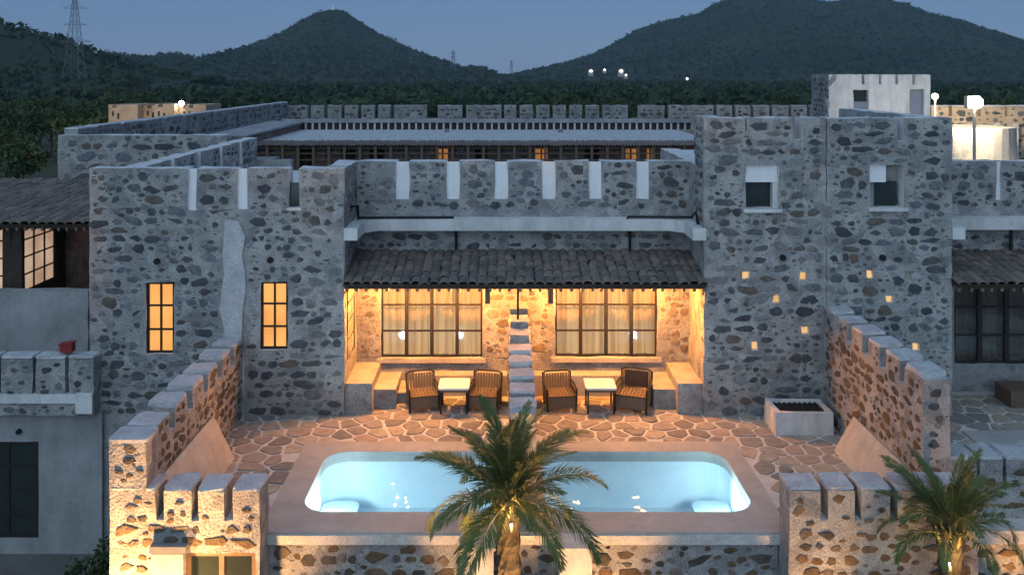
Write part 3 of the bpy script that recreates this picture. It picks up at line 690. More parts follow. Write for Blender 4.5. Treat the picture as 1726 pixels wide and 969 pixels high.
# =================================================================== PATIO, POOLS
def rrect(x0, x1, y0, y1, r, n=7):
    P_ = []
    for cx_, cy_, a0 in ((x1 - r, y1 - r, 0), (x0 + r, y1 - r, 90), (x0 + r, y0 + r, 180), (x1 - r, y0 + r, 270)):
        for i in range(n + 1): a = R(a0 + 90 * i / n); P_.append((cx_ + r * math.cos(a), cy_ + r * math.sin(a)))
    return P_
def pool_deck(name, outer, loops, zt_, zb, m, kindlabel=None):
    bm = bmesh.new(); edges = []
    for lp in [[(outer[0], outer[2]), (outer[1], outer[2]), (outer[1], outer[3]), (outer[0], outer[3])]] + loops:
        vs = [bm.verts.new((x, y, zt_)) for x, y in lp]
        for i in range(len(vs)): edges.append(bm.edges.new((vs[i], vs[(i + 1) % len(vs)])))
    bmesh.ops.triangle_fill(bm, use_beauty=True, use_dissolve=False, edges=edges, normal=(0, 0, 1))
    def inside(p, lp):
        c = False
        for (ax, ay), (bx, by) in zip(lp, lp[1:] + lp[:1]):
            if (ay > p.y) != (by > p.y) and p.x < (bx - ax) * (p.y - ay) / (by - ay) + ax: c = not c
        return c
    bmesh.ops.delete(bm, geom=[f for f in bm.faces if any(inside(f.calc_center_median(), lp) for lp in loops)], context='FACES')
    be = [e for e in bm.edges if e.is_boundary]
    ex = bmesh.ops.extrude_edge_only(bm, edges=be)
    for v in ex['geom']:
        if isinstance(v, bmesh.types.BMVert): v.co.z = zb
    me = bpy.data.meshes.new(name); bm.to_mesh(me); bm.free(); me.materials.append(m)
    o = bpy.data.objects.new(name, me); link(o); return o
XLW, XRW = -5.05, 6.17
CO = (-3.55, 4.13, 12.78, 15.95)
pf = pool_deck('patio_floor', (XLW - .4, XRW + .38, 12.75, YB - .005), [[(CO[0] + .05, 12.95), (CO[1] - .05, 12.95), (CO[1] - .05, CO[3] - .05), (CO[0] + .05, CO[3] - .05)]], 0, -.13, M['grout']); pf['kind'] = 'structure'
def voronoi_paving(parent, x0, x1, y0, y1, sp, avoid, zt_, seed, joint=.022):
    r = random.Random(seed); S = []
    for i in range(int((x1 - x0) / sp) + 3):
        for j in range(int((y1 - y0) / sp) + 3):
            S.append((x0 + (i - .7 + (j % 2) * .5 + r.uniform(-.36, .36)) * sp, y0 + (j - .7 + r.uniform(-.36, .36)) * sp))
    for (sx, sy) in S:
        poly = [(x0, y0), (x1, y0), (x1, y1), (x0, y1)]
        for (tx, ty) in S:
            dx, dy = tx - sx, ty - sy; q = dx * dx + dy * dy
            if q == 0 or q > (3.2 * sp) ** 2: continue
            c = (tx * tx + ty * ty - sx * sx - sy * sy) / 2 - joint * math.sqrt(q) * r.uniform(.6, 1.5)
            out = []
            for (ax, ay), (bx, by) in zip(poly, poly[1:] + poly[:1]):
                da, db = ax * dx + ay * dy - c, bx * dx + by * dy - c
                if da <= 0: out.append((ax, ay))
                if (da < 0 < db) or (db < 0 < da): t = da / (da - db); out.append((ax + (bx - ax) * t, ay + (by - ay) * t))
            poly = out
            if len(poly) < 3: break
        if len(poly) < 3: continue
        mx_, my_ = sum(p[0] for p in poly) / len(poly), sum(p[1] for p in poly) / len(poly)
        if any(a - .05 < mx_ < b + .05 and c - .05 < my_ < d + .05 for a, b, c, d in avoid): continue
        ch = []
        for (ax, ay), (bx, by) in zip(poly, poly[1:] + poly[:1]):
            ch += [(ax * .87 + bx * .13, ay * .87 + by * .13), (ax * .13 + bx * .87, ay * .13 + by * .87)]
        ar = abs(sum(a[0] * b[1] - b[0] * a[1] for a, b in zip(ch, ch[1:] + ch[:1]))) / 2
        if ar < .012: continue
        h = zt_ + r.uniform(-.005, .006); mb = MB(); n = len(ch)
        mb.v += [(a, b, zt_ - .03) for a, b in ch] + [(a + (mx_ - a) * .05, b + (my_ - b) * .05, h) for a, b in ch]
        for i in range(n): j = (i + 1) % n; mb.f.append((i, j, n + j, n + i)); mb.mi.append(0)
        mb.f.append(tuple(range(n, 2 * n))); mb.mi.append(0)
        mb.build('flagstone', M['flag'], parent, loc=(mx_, my_, zt_))
voronoi_paving(pf, XLW + .02, XRW - .02, 12.95, 18.2, .37, [CO, (.05, .52, 13, 18.6)], .016, 4)

PL = (-3.08, -.14, 13.38, 15.52); PR = (.63, 3.80, 13.38, 15.52)
dk_ = pool_deck('pool_surround', CO, [rrect(*PL, .42), rrect(*PR, .42)], .034, -.14, M['coping']); dk_['kind'] = 'structure'
def pool(lbl, box_, lamps, step_side, energy, wl=-.045):
    t = thing('swimming_pool', lbl, 'pool', ((box_[0] + box_[1]) / 2, (box_[2] + box_[3]) / 2, -1.0))
    lp = rrect(box_[0] - .02, box_[1] + .02, box_[2] - .02, box_[3] + .02, .43); n = len(lp); b = MB(); top, bot = .02, -.95
    b.v += [(x, y, top) for x, y in lp] + [(x, y, bot) for x, y in lp]
    for i in range(n): j = (i + 1) % n; b.f.append((i, j, n + j, n + i)); b.mi.append(0)
    b.f.append(tuple(range(n, 2 * n))); b.mi.append(0)
    b.build('basin', M['poolwall'], t)
    xs = box_[1] if step_side > 0 else box_[0]; s = -step_side
    for k, (wd, zz_) in enumerate(((.62, -.70),)):
        a, c = sorted((xs, xs + s * wd)); MB().prism(rrect(a, c, box_[2] + .25, box_[3] - .25, .18, 4), 'z', -.95 + .005 * k, zz_).build('pool_step', M['poolwall'], t)
    w = MB(); w.v += [(x, y, wl) for x, y in lp]; w.f.append(tuple(range(n))); w.mi.append(0); w.build('water', M['water'], t)
    for lx, ly, d, ly_e in lamps:
        MB().tube([(lx, ly, -.42), (lx + d[0] * .04, ly + d[1] * .04, -.42)], .09, 12).build('pool_lamp', M['poollamp'], t)
        light('pool_light', (lx + d[0] * .14, ly + d[1] * .14, -.36), energy * ly_e, (.70, .92, 1.0), .1)
    return t
pool('pale glowing plunge pool in front of the suite nearest the bastion', PL, [(-2.72, 13.39, (0, 1), 2.9), (-3.07, 14.6, (1, 0), 1.3), (-1.2, 13.39, (0, 1), .8)], -1, 26)
pool('blue plunge pool with submerged steps in front of the tower side suite', PR, [(1.3, 13.39, (0, 1), .8), (3.45, 13.39, (0, 1), 3.4), (3.79, 14.6, (-1, 0), 2.0)], 1, 13)

# front retaining wall under the deck
fw = thing('retaining_wall', 'rubble stone retaining wall under the pool deck behind the palm', 'wall', (.3, 12.9, -2.6))
MB().wall('x', -3.4, 3.95, -2.6, -.145, 12.84, 13.2, [], seed=20).build('wall', [M['mortar'], M['lime']], fw)
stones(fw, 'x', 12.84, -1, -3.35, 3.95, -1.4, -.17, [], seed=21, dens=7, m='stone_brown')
for a, b in ((777, 832), (943, 998)):
    q = thing('gate_post', 'broad cream gate post on the %s side of the palm trunk' % ('bastion' if a < 800 else 'tower'), 'gate post', (px((a + b) / 2, 12.4), 12.5, -2.6))
    MB().box(px(a, 12.4), px(b, 12.4), 12.4, 12.835, -2.6, -.02).build('pier', M['lime'], q)
    MB().box(px(a, 12.4) - .03, px(b, 12.4) + .03, 12.37, 12.835, -.018, .02).build('cap', M['lime'], q)

# =================================================================== PATIO WALLS
def stepped_wall(name, lbl, x0, x1, y0, y1, ztop_, notches, seed, face, znotch=.3, dens=7):
    t = thing(name, lbl, 'wall', ((x0 + x1) / 2, (y0 + y1) / 2, 0))
    hs = [(a - .11, a + .11, ztop_ - znotch, 9) for a in notches]
    MB().wall('y', y0, y1, -.3, ztop_, x0, x1, hs, seed=seed, step=.35, jit=.014, rev=0).build('wall', [M['mortar'], M['cap']], t)
    edges = [y0] + list(notches) + [y1]
    for a, b in zip(edges, edges[1:]):
        a2, b2 = a + .115, b - .115; mb = MB(); r = random.Random(int(a * 100)); h = ztop_ + .004; kk = r.uniform(.02, .075)
        n = 8; P_ = []
        lp = rrect(x0 - .02, x1 + .02, a2, b2, .07, 2)
        mb.v += [(x, y, h) for x, y in lp] + [(x * .97 + (x0 + x1) / 2 * .03, y * .97 + (a2 + b2) / 2 * .03, h + kk) for x, y in lp]; mb.v = [(x + r.uniform(-.016, .016), y + r.uniform(-.016, .016), z + r.uniform(-.012, .012)) for x, y, z in mb.v]; k = len(lp)
        for i in range(k): j = (i + 1) % k; mb.f.append((i, j, k + j, k + i)); mb.mi.append(0)
        mb.f.append(tuple(range(k, 2 * k))); mb.mi.append(0)
        mb.build('cap_stone', M['cap'], t)
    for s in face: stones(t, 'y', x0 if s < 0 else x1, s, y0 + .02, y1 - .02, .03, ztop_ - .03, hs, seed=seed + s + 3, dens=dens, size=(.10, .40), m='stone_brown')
    return t
wl_ = stepped_wall('boundary_wall', 'patio wall with pale stepped cap blocks beside the glowing pool and the pale pilaster', -5.47, XLW, 12.82, YF - .012, 1.5, [13.55, 14.3, 15.05, 15.8, 16.5], 30, (1, -1))
MB().prism([(XLW + .001, .72), (XLW + .001, 0), (XLW + .42, 0), (XLW + .05, .74)], 'y', 13.0, 15.3).build('sloping_plinth', M['cream'], wl_, label='smooth sloping plaster plinth at the foot of the wall')
wr_ = stepped_wall('boundary_wall', 'taller patio wall with stepped cap blocks between the planter and the neighbouring pool', XRW, 6.56, 13.1, YF - .012, 2.12, [13.8, 14.5, 15.2, 15.9, 16.55], 33, (1, -1))
stones(wr_, 'x', 13.1, -1, XRW + .02, 6.54, .0, 2.1, [], seed=35, dens=7, size=(.12, .3))
MB().prism([(XRW - .001, .60), (XRW - .001, 0), (XRW - .40, 0), (XRW - .05, .62)], 'y', 13.0, 15.6).build('sloping_plinth', M['cream'], wr_, label='smooth sloping plaster plinth at the foot of the wall')
stepped_wall('dividing_wall', 'narrow stone wall with pale caps dividing the two suites and their pools', .10, .47, 13.2, YB - .34, 1.6, [13.85, 14.5, 15.15, 15.8, 16.45, 17.1, 17.7], 37, (1, -1))

dvw = bpy.data.objects['dividing_wall']
for ya, yb_, zz_ in ((16.53, 17.0, 1.76), (17.0, 17.6, 1.87), (17.6, YB - .345, 1.96)): MB().wall('y', ya + .012, yb_, 1.6, zz_, .11, .46, [], seed=38 + int(ya), step=.2, jit=.014, rev=0).build('rear_step', [M['mortar'], M['cap']], dvw)
# front parapets with merlons
def merlon_wall(name, lbl, axis, u0, u1, zb, zs, zt_, w0, w1, slots, seed, faces, holes=(), dens=7, zst=None, size=(.12, .36), m='mortar', cap=290, chips=8, loc=None, build_caps=True, sm=None):
    t = thing(name, lbl, 'wall', loc or (((u0 + u1) / 2, (w0 + w1) / 2, zb) if axis == 'x' else ((w0 + w1) / 2, (u0 + u1) / 2, zb)))
    hs = [(a, b, zs, 99) for a, b in slots] + list(holes)
    MB().wall(axis, u0, u1, zb, zt_, w0, w1, hs, seed=seed, step=.3, jit=.012, rev=0).build('wall', [M[m], M['lime']], t)
    if build_caps:
        e = [u0] + [x for s in slots for x in s] + [u1]
        for a, b in zip(e[::2], e[1::2]):
            if b - a < .05: continue
            mb = MB(); lp = rrect(a - .012, b + .012, w0 - .015, w1 + .015, .05, 2); k = len(lp); cxx, cyy = (a + b) / 2, (w0 + w1) / 2
            V_ = [(x, y, zt_ + .002) for x, y in lp] + [(x + (cxx - x) * .06, y + (cyy - y) * .06, zt_ + .04) for x, y in lp]; rj = random.Random(int(a * 91) + seed); V_ = [(x + rj.uniform(-.014, .014), y + rj.uniform(-.014, .014), z + rj.uniform(-.008, .016)) for x, y, z in V_]
            mb.v += V_ if axis == 'x' else [(y, x, z) for x, y, z in V_]
            for i in range(k): j = (i + 1) % k; mb.f.append((i, j, k + j, k + i)); mb.mi.append(0)
            mb.f.append(tuple(range(k, 2 * k))); mb.mi.append(0); mb.build('merlon_cap', M['cap'], t)
    for s in faces: stones(t, axis, w0 if s < 0 else w1, s, u0 + .02, u1 - .02, zst if zst is not None else zb, zt_ - .02, hs, seed=seed + 2 + s, dens=dens, size=size, cap=cap, chips=chips, m=sm)
    return t
Yb = 12.34
sl = [(px(a, Yb), px(b, Yb)) for a, b in ((275, 280 + 1), (331, 338), (391, 397))]
D1 = (px(311, Yb), px(431, Yb), -2.6, pz(932, Yb))
bst = merlon_wall('corner_bastion', 'corner bastion with four merlons glowing in warm uplight at the end of the pool deck', 'x', -5.47, px(438, Yb), -2.6, .42, .83, Yb, Yb + .46,
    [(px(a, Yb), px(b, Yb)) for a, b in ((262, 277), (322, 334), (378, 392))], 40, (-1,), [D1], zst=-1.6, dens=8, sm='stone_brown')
MB().wall('x', -5.47, -4.97, .83, 1.5, Yb, Yb + .46, [], seed=42, rev=0).build('end_pier', [M['mortar'], M['lime']], bst)
stones(bst, 'x', Yb, -1, -5.45, -4.99, .8, 1.48, [], seed=43, dens=10, size=(.12, .3), m='stone_brown')
MB().prism(rrect(-5.5, -4.95, Yb - .02, Yb + .46, .06, 2), 'z', 1.502, 1.55).build('cap_stone', M['cap'], bst)
window(bst, 'x', Yb + .06, -1, D1[0], D1[1], -2.0, D1[3], 2, 2, 'darkglass', bar=.07, mbar=.07, name='door_frame', frame_m=M['brownwood'])
wb = thing('meter_box', 'pale box with a grey hood on the bastion wall beside the brown framed opening', 'box', (px(265, 12.2), 12.27, -.9))
MB().box(px(250, 12.15), px(304, 12.15), 12.25, Yb - .02, -1.2, pz(934, 12.25)).build('case', M['plaster'], wb)
MB().prism([(12.2, pz(936, 12.15)), (Yb - .02, pz(936, 12.15)), (Yb - .02, pz(922, 12.2)), (12.22, pz(926, 12.15))], 'x', px(246, 12.1), px(308, 12.1)).build('hood', M['metal'], wb)
MB().wall('y', Yb + .47, 12.9, -2.6, .0, -3.80, px(437, Yb), [], seed=45, rev=0).build('return_wall', [M['mortar'], M['lime']], bst)
rp_ = merlon_wall('front_parapet', 'low parapet of four merlons at the deck corner beside the second palm', 'x', px(1330, Yb), 6.56, -2.6, .42, .84, Yb, Yb + .46,
    [(px(a, Yb), px(b, Yb)) for a, b in ((1383, 1396), (1440, 1451), (1501, 1513))], 47, (-1,), zst=-1.6, dens=7, sm='stone_brown')

# planter
pb = thing('planter_box', 'square white plaster planter box with dark top at the foot of the tower', 'planter', (5.45, 16.6, 0))
a, b, y0, y1, z1 = px(1308, 16.26), px(1405, 16.26), 16.26, 17.0, .42
q = MB(); q.wall('x', a, b, .01, z1, y0, y0 + .1, rev=0, cap=0); q.wall('x', a, b, .01, z1, y1 - .1, y1, rev=0, cap=0)
q.wall('y', y0 + .1, y1 - .1, .01, z1 - .002, a, a + .1, rev=0, cap=0); q.wall('y', y0 + .1, y1 - .1, .01, z1 - .002, b - .1, b, rev=0, cap=0)
q.build('box_walls', M['lime'], pb); MB().box(a + .1, b - .1, y0 + .1, y1 - .1, .05, z1 - .05).build('dark_fill', M['soil'], pb)
for i in range(9):
    xx = a + .14 + i * (b - a - .28) / 8; MB().box(xx, xx + .03, y0 + .1, y1 - .1, z1 - .05, z1 - .03).build('grate_bar', M['soil'], pb)

# =================================================================== FURNITURE
def chair(x, y, rz, lbl, cushion=False, big=.9):
    t = thing('rattan_chair', lbl, 'chair', (x, y, .017), 'rattan armchairs on the verandah'); s = big
    def tf(v): c, q = math.cos(rz), math.sin(rz); v = (v[0] * 1.16, v[1], v[2] * .92); return (x + (v[0] * c - v[1] * q) * s, y + (v[0] * q + v[1] * c) * s, .017 + v[2] * s)
    def add(mb, n, m, smooth=False): mb.v = [tf(v) for v in mb.v]; return mb.build(n, M[m], t, smooth)
    for sx in (-1, 1):
        add(MB().tube([(sx * .27, -.28, 0), (sx * .28, -.29, .52)], .018, 7), 'leg', 'frame'); add(MB().tube([(sx * .25, .27, 0), (sx * .27, .33, .74)], .018, 7), 'leg', 'frame')
        add(MB().tube([(sx * .28, -.29, .52), (sx * .29, 0, .54), (sx * .27, .31, .56)], .02, 7), 'armrest', 'frame')
        add(MB().prism([(-.27, .10), (.27, .10), (.29, .50), (-.27, .49)], 'x', sx * .268 - .008, sx * .268 + .008), 'side_panel', 'rattan')
    seat = MB()
    for i in range(9): u = -.25 + i * .5 / 8; seat.box(u - .024, u + .024, -.28, .27, .33 + .006 * (i % 2), .37)
    add(seat, 'seat', 'rattan')
    add(MB().box(-.25, .25, -.292, -.27, .09, .345), 'front_panel', 'rattan')
    bk = MB()
    for i in range(10): u = -.24 + i * .48 / 9; bk.prism([(.255, .38), (.285, .38), (.345, .71), (.315, .71)], 'x', u - .020, u + .020)
    add(bk, 'backrest', 'rattan')
    add(MB().tube([(-.27, .33, .72), (-.2, .345, .76), (.2, .345, .76), (.27, .33, .72)], .02, 7), 'back_rail', 'frame')
    add(MB().tube([(-.27, -.285, .36), (.27, -.285, .36)], .014, 6), 'front_rail', 'frame')
    if cushion: add(MB().prism([(.20, .42), (.27, .41), (.335, .72), (.27, .74)], 'x', -.2, .2), 'back_cushion', 'cush')
    return t
yc = 17.62
chair(px(712, yc), yc, R(14), 'woven armchair between the stepped corner bench and the white table of the bastion side suite')
chair(px(818, yc), yc, R(-10), 'woven armchair partly behind the palm fronds, beside the dividing wall and white table')
chair(px(943, yc), yc, R(8), 'woven armchair between the dividing wall and the white table of the tower side suite')
chair(px(1068, yc - .05), yc - .05, R(-20), 'woven armchair with a dark back cushion near the tower side bench', True, .98)
def table(x, y, lbl):
    t = thing('side_table', lbl, 'table', (x, y, .017), 'white topped tables on the verandah')
    MB().prism(rrect(x - .30, x + .30, y - .28, y + .30, .03, 2), 'z', .50, .535).build('table_top', M['white'], t)
    MB().box(x - .27, x + .27, y - .25, y + .27, .44, .498).build('apron', M['brownwood'], t)
    for sx in (-1, 1):
        for sy in (-1, 1): MB().tube([(x + sx * .25, y + .01 + sy * .24, .017), (x + sx * .25, y + .01 + sy * .24, .45)], .02, 6).build('leg', M['frame'], t)
table(px(766, 17.5), 17.5, 'white topped table between the chairs of the bastion side suite')
table(px(1011, 17.5), 17.5, 'white topped table between the chairs of the tower side suite')

# verandah lamps
for X, l in ((px(675, 17.9), 'bastion side suite, near its stepped bench'), (px(785, 17.9), 'bastion side suite, near the dividing wall'), (px(965, 17.9), 'tower side suite, near the dividing wall'), (px(1080, 17.9), 'tower side suite, near its stepped bench')):
    t = thing('ceiling_lamp', 'round lamp under the tiled roof of the %s' % l, 'lamp', (X, 17.85, 2.44))
    MB().tube([(X, 17.85, 2.66), (X, 17.85, 2.5)], .03, 8).build('stem', M['frame'], t)
    MB().sphere((X, 17.85, 2.45), .06, 0, 10, 6).build('globe', M['lamp'], t)
    light('verandah_light', (X, 17.85, 2.30), 300, (1, .37, .075), .06)

# =================================================================== RIGHT NEIGHBOUR
nl, nr = trr, 13.5
nb = thing('neighbour_suite', 'unlit neighbouring suite with tiled roof and tall dark framed glazing beyond the tower', 'building', ((nl + nr) / 2, YB, 0))
ncr = [(px(1679, YB), px(1687, YB), 3.98, 9), (px(1760, YB), px(1780, YB), 3.98, 9), (px(1840, YB), px(1860, YB), 3.98, 9)]
nw = (px(1607, YB) + .02, px(1790, YB), .55, 2.32)
MB().wall('x', nl, nr, 0, 4.79, YB, YB + .34, ncr + [nw], seed=50).build('back_wall', [M['mortar'], M['lime']], nb)
stones(nb, 'x', YB, -1, nl + .03, 11.2, 2.95, 4.76, ncr + [(nl, nr, 3.3, 3.75)], seed=51, dens=6, size=(.10, .41), cap=100)
MB().prism([(nl + .001, YF - .03), (nl + .24, YF - .03), (nl + .24, YB - .62), (nl + .5, YB - .36), (nr, YB - .36), (nr, YB), (nl + .001, YB)], 'z', 3.42, 3.65).build('ledge', M['lime'], nb)
for a, b, c, d in ncr[:2]: MB().box(a - .01, b + .01, YB + .035, YB + .07, c, 4.778).build('loophole_panel', M['white_wash'], nb)
tiled_roof(nb, nl + .01, 11.6, 17.02, 2.60, YB - .02, 2.90, .18, 6, seed=9)
window(nb, 'x', YB + .05, -1, nw[0], nw[1], nw[2], nw[3], 4, 3, 'glass', bar=.05, major=(1, 2, 3), mbar=.09)
cu = MB(); n = 110
prev = None
for i in range(n + 1):
    u = nw[0] - .1 + (nw[1] - nw[0] + .2) * i / n; v = YB + .27 + .035 * math.sin(u * 38 + 2 * math.sin(u * 7))
    if prev: cu.face([(prev[0], prev[1], .45), (u, v, .45), (u, v, 2.4), (prev[0], prev[1], 2.4)])
    prev = (u, v)
cu.build('curtain', mat('unlit_curtain', (.16, .13, .12), (.24, .20, .18), 6, .9), nb)
MB().box(nl, nr, YB + .34, 27, 3.4, 3.62).build('roof_terrace', M['lime'], nb)
MB().tube([(px(1702, YB), YB - .05, 3.42), (px(1702, YB), YB - .05, 2.95)], .03, 6).build('drain_pipe', M['pipe'], nb)
nf = pool_deck('neighbour_patio', (6.56, 14, 12.9, YB - .01), [[(8.5, 13.1), (13.1, 13.1), (13.1, 16.4), (8.5, 16.4)]], -.004, -.2, M['grout']); nf['kind'] = 'structure'
voronoi_paving(nf, 6.6, 11.2, 13.6, 18.3, .42, [(8.5, 14, 13.2, 16.5)], .012, 14)
nd = pool_deck('neighbour_pool_surround', (8.45, 13.2, 13.0, 16.45), [rrect(9.1, 12.2, 13.8, 16.1, .4)], .03, -.1, M['coping']); nd['kind'] = 'structure'
pool('neighbouring pool glowing turquoise beyond the taller patio wall', (9.1, 12.2, 13.8, 16.1), [(10.5, 13.81, (0, 1), 3)], 1, 14)
merlon_wall('front_parapet', 'neighbouring deck parapet with large dim merlons behind the second palm', 'x', 6.6, 10.5, -2.6, .40, .86, 13.28, 13.76, [(px(a, 13.28), px(b, 13.28)) for a, b in ((1646, 1652), (1690, 1697), (1752, 1760), (1810, 1818))], 53, (-1,), zst=-1.6, dens=7, sm='stone_brown')
MB().box(px(1690, 17.9), px(1760, 17.9), 17.6, 18.2, .016, .34).build('low_seat', M['brownwood'], nb)

# =================================================================== LEFT NEIGHBOUR
ln_ = thing('neighbour_house', 'plastered neighbouring house with brown tiled roof and softly lit bay windows', 'building', (-10.5, 18, -2.6))
MB().wall('x', -14, px(172, 17.1), -2.6, .12, 17.1, 17.15, [(px(-40, 17.1), px(65, 17.1), pz(906, 17.1), pz(744, 17.1))], seed=60, rev=0, cap=0, jit=.004).build('plaster_wall', M['plaster'], ln_)
window(ln_, 'x', 17.12, -1, px(-40, 17.1), px(65, 17.1), pz(906, 17.1), pz(744, 17.1), 2, 4, 'darkglass', bar=.06, depth=.05)
MB().box(-14, px(158, 16.95), 16.86, 17.09, pz(677, 16.95), pz(662, 16.95)).build('lintel', M['lime'], ln_)
MB().box(px(131, 16.9), px(159, 16.9), 16.80, 16.857, pz(694, 16.9), pz(660, 16.9)).build('lintel_block', M['lime'], ln_)
MB().tube([(px(33, 17.1), 17.04, pz(726, 17.1)), (px(33, 17.1), 17.12, pz(726, 17.1))], .05, 10).build('drain_spout', M['pipe'], ln_)
zt_ = 1.85
MB().wall('x', -14, px(148, 19.5), 0, zt_, 19.5, 19.8, [], seed=61, rev=0, cap=0).build('terrace_wall', M['plaster'], ln_)
MB().box(-14, -8.03, 17.4, 22.6, -.2, 0).build('terrace_floor', M['grout'], ln_)
XB = -11.0
MB().wall('y', 20.3, 23.0, .0, 3.3, XB - .25, XB, [(20.42, 21.86, 1.6, 3.2)], seed=62, rev=0).build('bay_side', [M['wood'], M['wood']], ln_)
window(ln_, 'y', XB - .03, 1, 20.42, 21.86, 1.6, 3.2, 3, 4, 'pane_soft', bar=.045, name='bay_window')
MB().wall('x', -14, XB - .25, .0, 3.3, 20.3, 20.5, [(-13.6, XB - .42, 1.6, 3.2)], seed=63, rev=0).build('bay_front', [M['wood'], M['wood']], ln_)
window(ln_, 'x', 20.33, -1, -13.6, XB - .42, 1.6, 3.2, 5, 4, 'pane_soft', bar=.045, name='bay_window')
MB().wall('x', XB, -8.03, 0, 3.3, 22.3, 22.6, [], seed=64, rev=0, cap=0).build('back_wall', M['brick'], ln_)
tiled_roof(ln_, -14.5, -8.03, 20.0, pz(378, 20.0), 24.2, pz(306, 24.2), .2, 9, seed=12)
tp = merlon_wall('terrace_parapet', 'squat stone parapet of the plastered house with dark wide merlons', 'x', -14, px(160, 16.95), .13, .5, pz(601, 17), 16.9, 17.2,
    [(px(a, 16.95), px(b, 16.95)) for a, b in ((-60, -54), (-2, 4), (57, 63), (112, 118))], 66, (-1,), dens=9)
rb = thing('red_box', 'small red box standing on the squat parapet of the plastered house', 'box', (px(116, 17.05), 17.05, pz(600, 17.05)))
zq = pz(598, 17.0) + .05
MB().prism([(px(104, 17.05), zq), (px(124, 17.05), zq), (px(124, 17.05), zq + .17), (px(104, 17.05), zq + .14)], 'y', 16.97, 17.13).build('case', M['red'], rb)
MB().prism([(px(102, 17.05), zq + .142), (px(125, 17.05), zq + .172), (px(125, 17.05), zq + .19), (px(102, 17.05), zq + .16)], 'y', 16.95, 17.15).build('lid', M['red'], rb)
sh = thing('round_shrub', 'dark rounded clipped shrub in the lane beside the bastion', 'shrub', (-6.75, 15.2, -2.6))
MB().tube([(-6.75, 15.2, -2.6), (-6.75, 15.2, -1.9)], .05, 6).build('stem', M['bark'], sh)
rs2 = np.random.RandomState(3); aa = np.array([[-6.75, 15.2, -1.95], [-6.4, 15.3, -1.9], [-7.05, 15.1, -2.1], [-6.6, 15.0, -2.2], [-6.2, 15.2, -2.1]])
o = crowns('foliage', aa[:, 0], aa[:, 1], aa[:, 2], np.array([.62, .55, .5, .55, .5]), 500, M['leafnear'], 9, .11, .95); o.parent = sh; o.location = -WL[sh.name]

# =================================================================== BEHIND: perimeter parapet, courtyard building, balustrade, far parapet
pw = merlon_wall('perimeter_wall', 'long stone parapet running back from the block behind the wing', 'y', 26.4, 52.0, 1.2, 4.45, 4.97, -13.05, -12.65, [(27.5 + k * 1.9, 27.62 + k * 1.9) for k in range(13)], 70, (1,), zst=3.6, dens=3.2, size=(.2, .6), cap=230, chips=3, m='mortar_far')
MB().wall('x', -13.05, -8.1, -.5, pz(228, 26), 26.0, 26.4, [(-11.0, -10.97, 4.5, 9)], seed=72).build('end_wall', [M['mortar'], M['lime']], pw)
stones(pw, 'x', 26.0, -1, -13.0, -8.15, 2.6, pz(229, 26), [], seed=73, dens=4, size=(.2, .62), cap=70)
MB().box(-12.65, -8.5, 26.4, 52, 3.3, 3.5).build('roof', M['plaster'], pw)
far = []
fx = [(490, 492)] ; cur = 519
sl_ = []
for a, b in ((518, 524), (546, 552), (575, 581), (603, 609), (631, 637), (658, 664), (719, 738), (779, 785), (785, 786), (845, 850), (870, 876), (898, 904), (926, 932), (954, 960), (981, 987), (1010, 1016), (1058, 1076), (1120, 1127), (1203, 1208), (1234, 1240), (1265, 1270), (1297, 1302), (1329, 1334), (1360, 1366)):
    sl_.append((px(a, 52), px(b, 52)))
merlon_wall('far_parapet', 'row of pale square merlons along the far edge of the fort', 'x', px(478, 52), px(1400, 52), .5, 4.02, pz(178, 52), 52.0, 52.45, sl_, 75, (-1,), zst=3.95, dens=3.0, size=(.18, .5), cap=110, chips=2, m='mortar_far', build_caps=False)
cb = thing('courtyard_building', 'brown stone courtyard building with glowing doorways under a long flat roof', 'building', (-1, 34, 0))
Yc = 34.0; x0, x1 = px(415, Yc), px(1190, Yc)
ops = [(px(a, Yc), px(b, Yc), 3.0, 3.84) for a, b in ((503, 528), (575, 600), (622, 648), (735, 757), (800, 822), (900, 925), (985, 1010), (1052, 1075), (1088, 1105), (1122, 1150))]
MB().wall('x', x0, x1, 0, 3.93, Yc, Yc + .4, ops, seed=80, rev=0, cap=0).build('front_wall', M['brick'], cb)
stones(cb, 'x', Yc, -1, x0, x1, 3.2, 3.9, ops, seed=81, dens=3, size=(.15, .4), cap=60, chips=3)
M['door_glow'] = emit('lit_doorway', (1.0, .42, .12), .42, vary=.6)
for i, (a, b, c, d) in enumerate(ops):
    lit = i in (3, 5, 7, 8, 9)
    f = MB().box(a, a + .05, Yc - .01, Yc + .1, c, d).box(b - .05, b, Yc - .01, Yc + .1, c, d).box(a + .05, b - .05, Yc - .008, Yc + .1, d - .05, d).box((a + b) / 2 - .03, (a + b) / 2 + .03, Yc - .006, Yc + .1, c, d - .05).build('doorway', M['brownwood'] if lit else M['wood'], cb)
    MB().box(a, b, Yc + .15, Yc + .17, c, d).build('pane', M['door_glow'] if lit else M['darkgap'], f)
pmc = MB().box(-.05, .05, -.05, .05, 3.0, 3.9).mesh('verandah_post', M['brownwood'])
for i in range(30):
    o = bpy.data.objects.new('verandah_post', pmc); link(o, cb, (x0 + .3 + i * (x1 - x0 - .6) / 29, Yc - .30, 0))
for zz_ in (3.34, 3.58, 3.78): MB().box(x0 + .1, x1 - .1, Yc - .235, Yc - .20, zz_, zz_ + .05).build('rail', M['brownwood'], cb)
tile_strip = MB(); r = random.Random(8)
n = 150
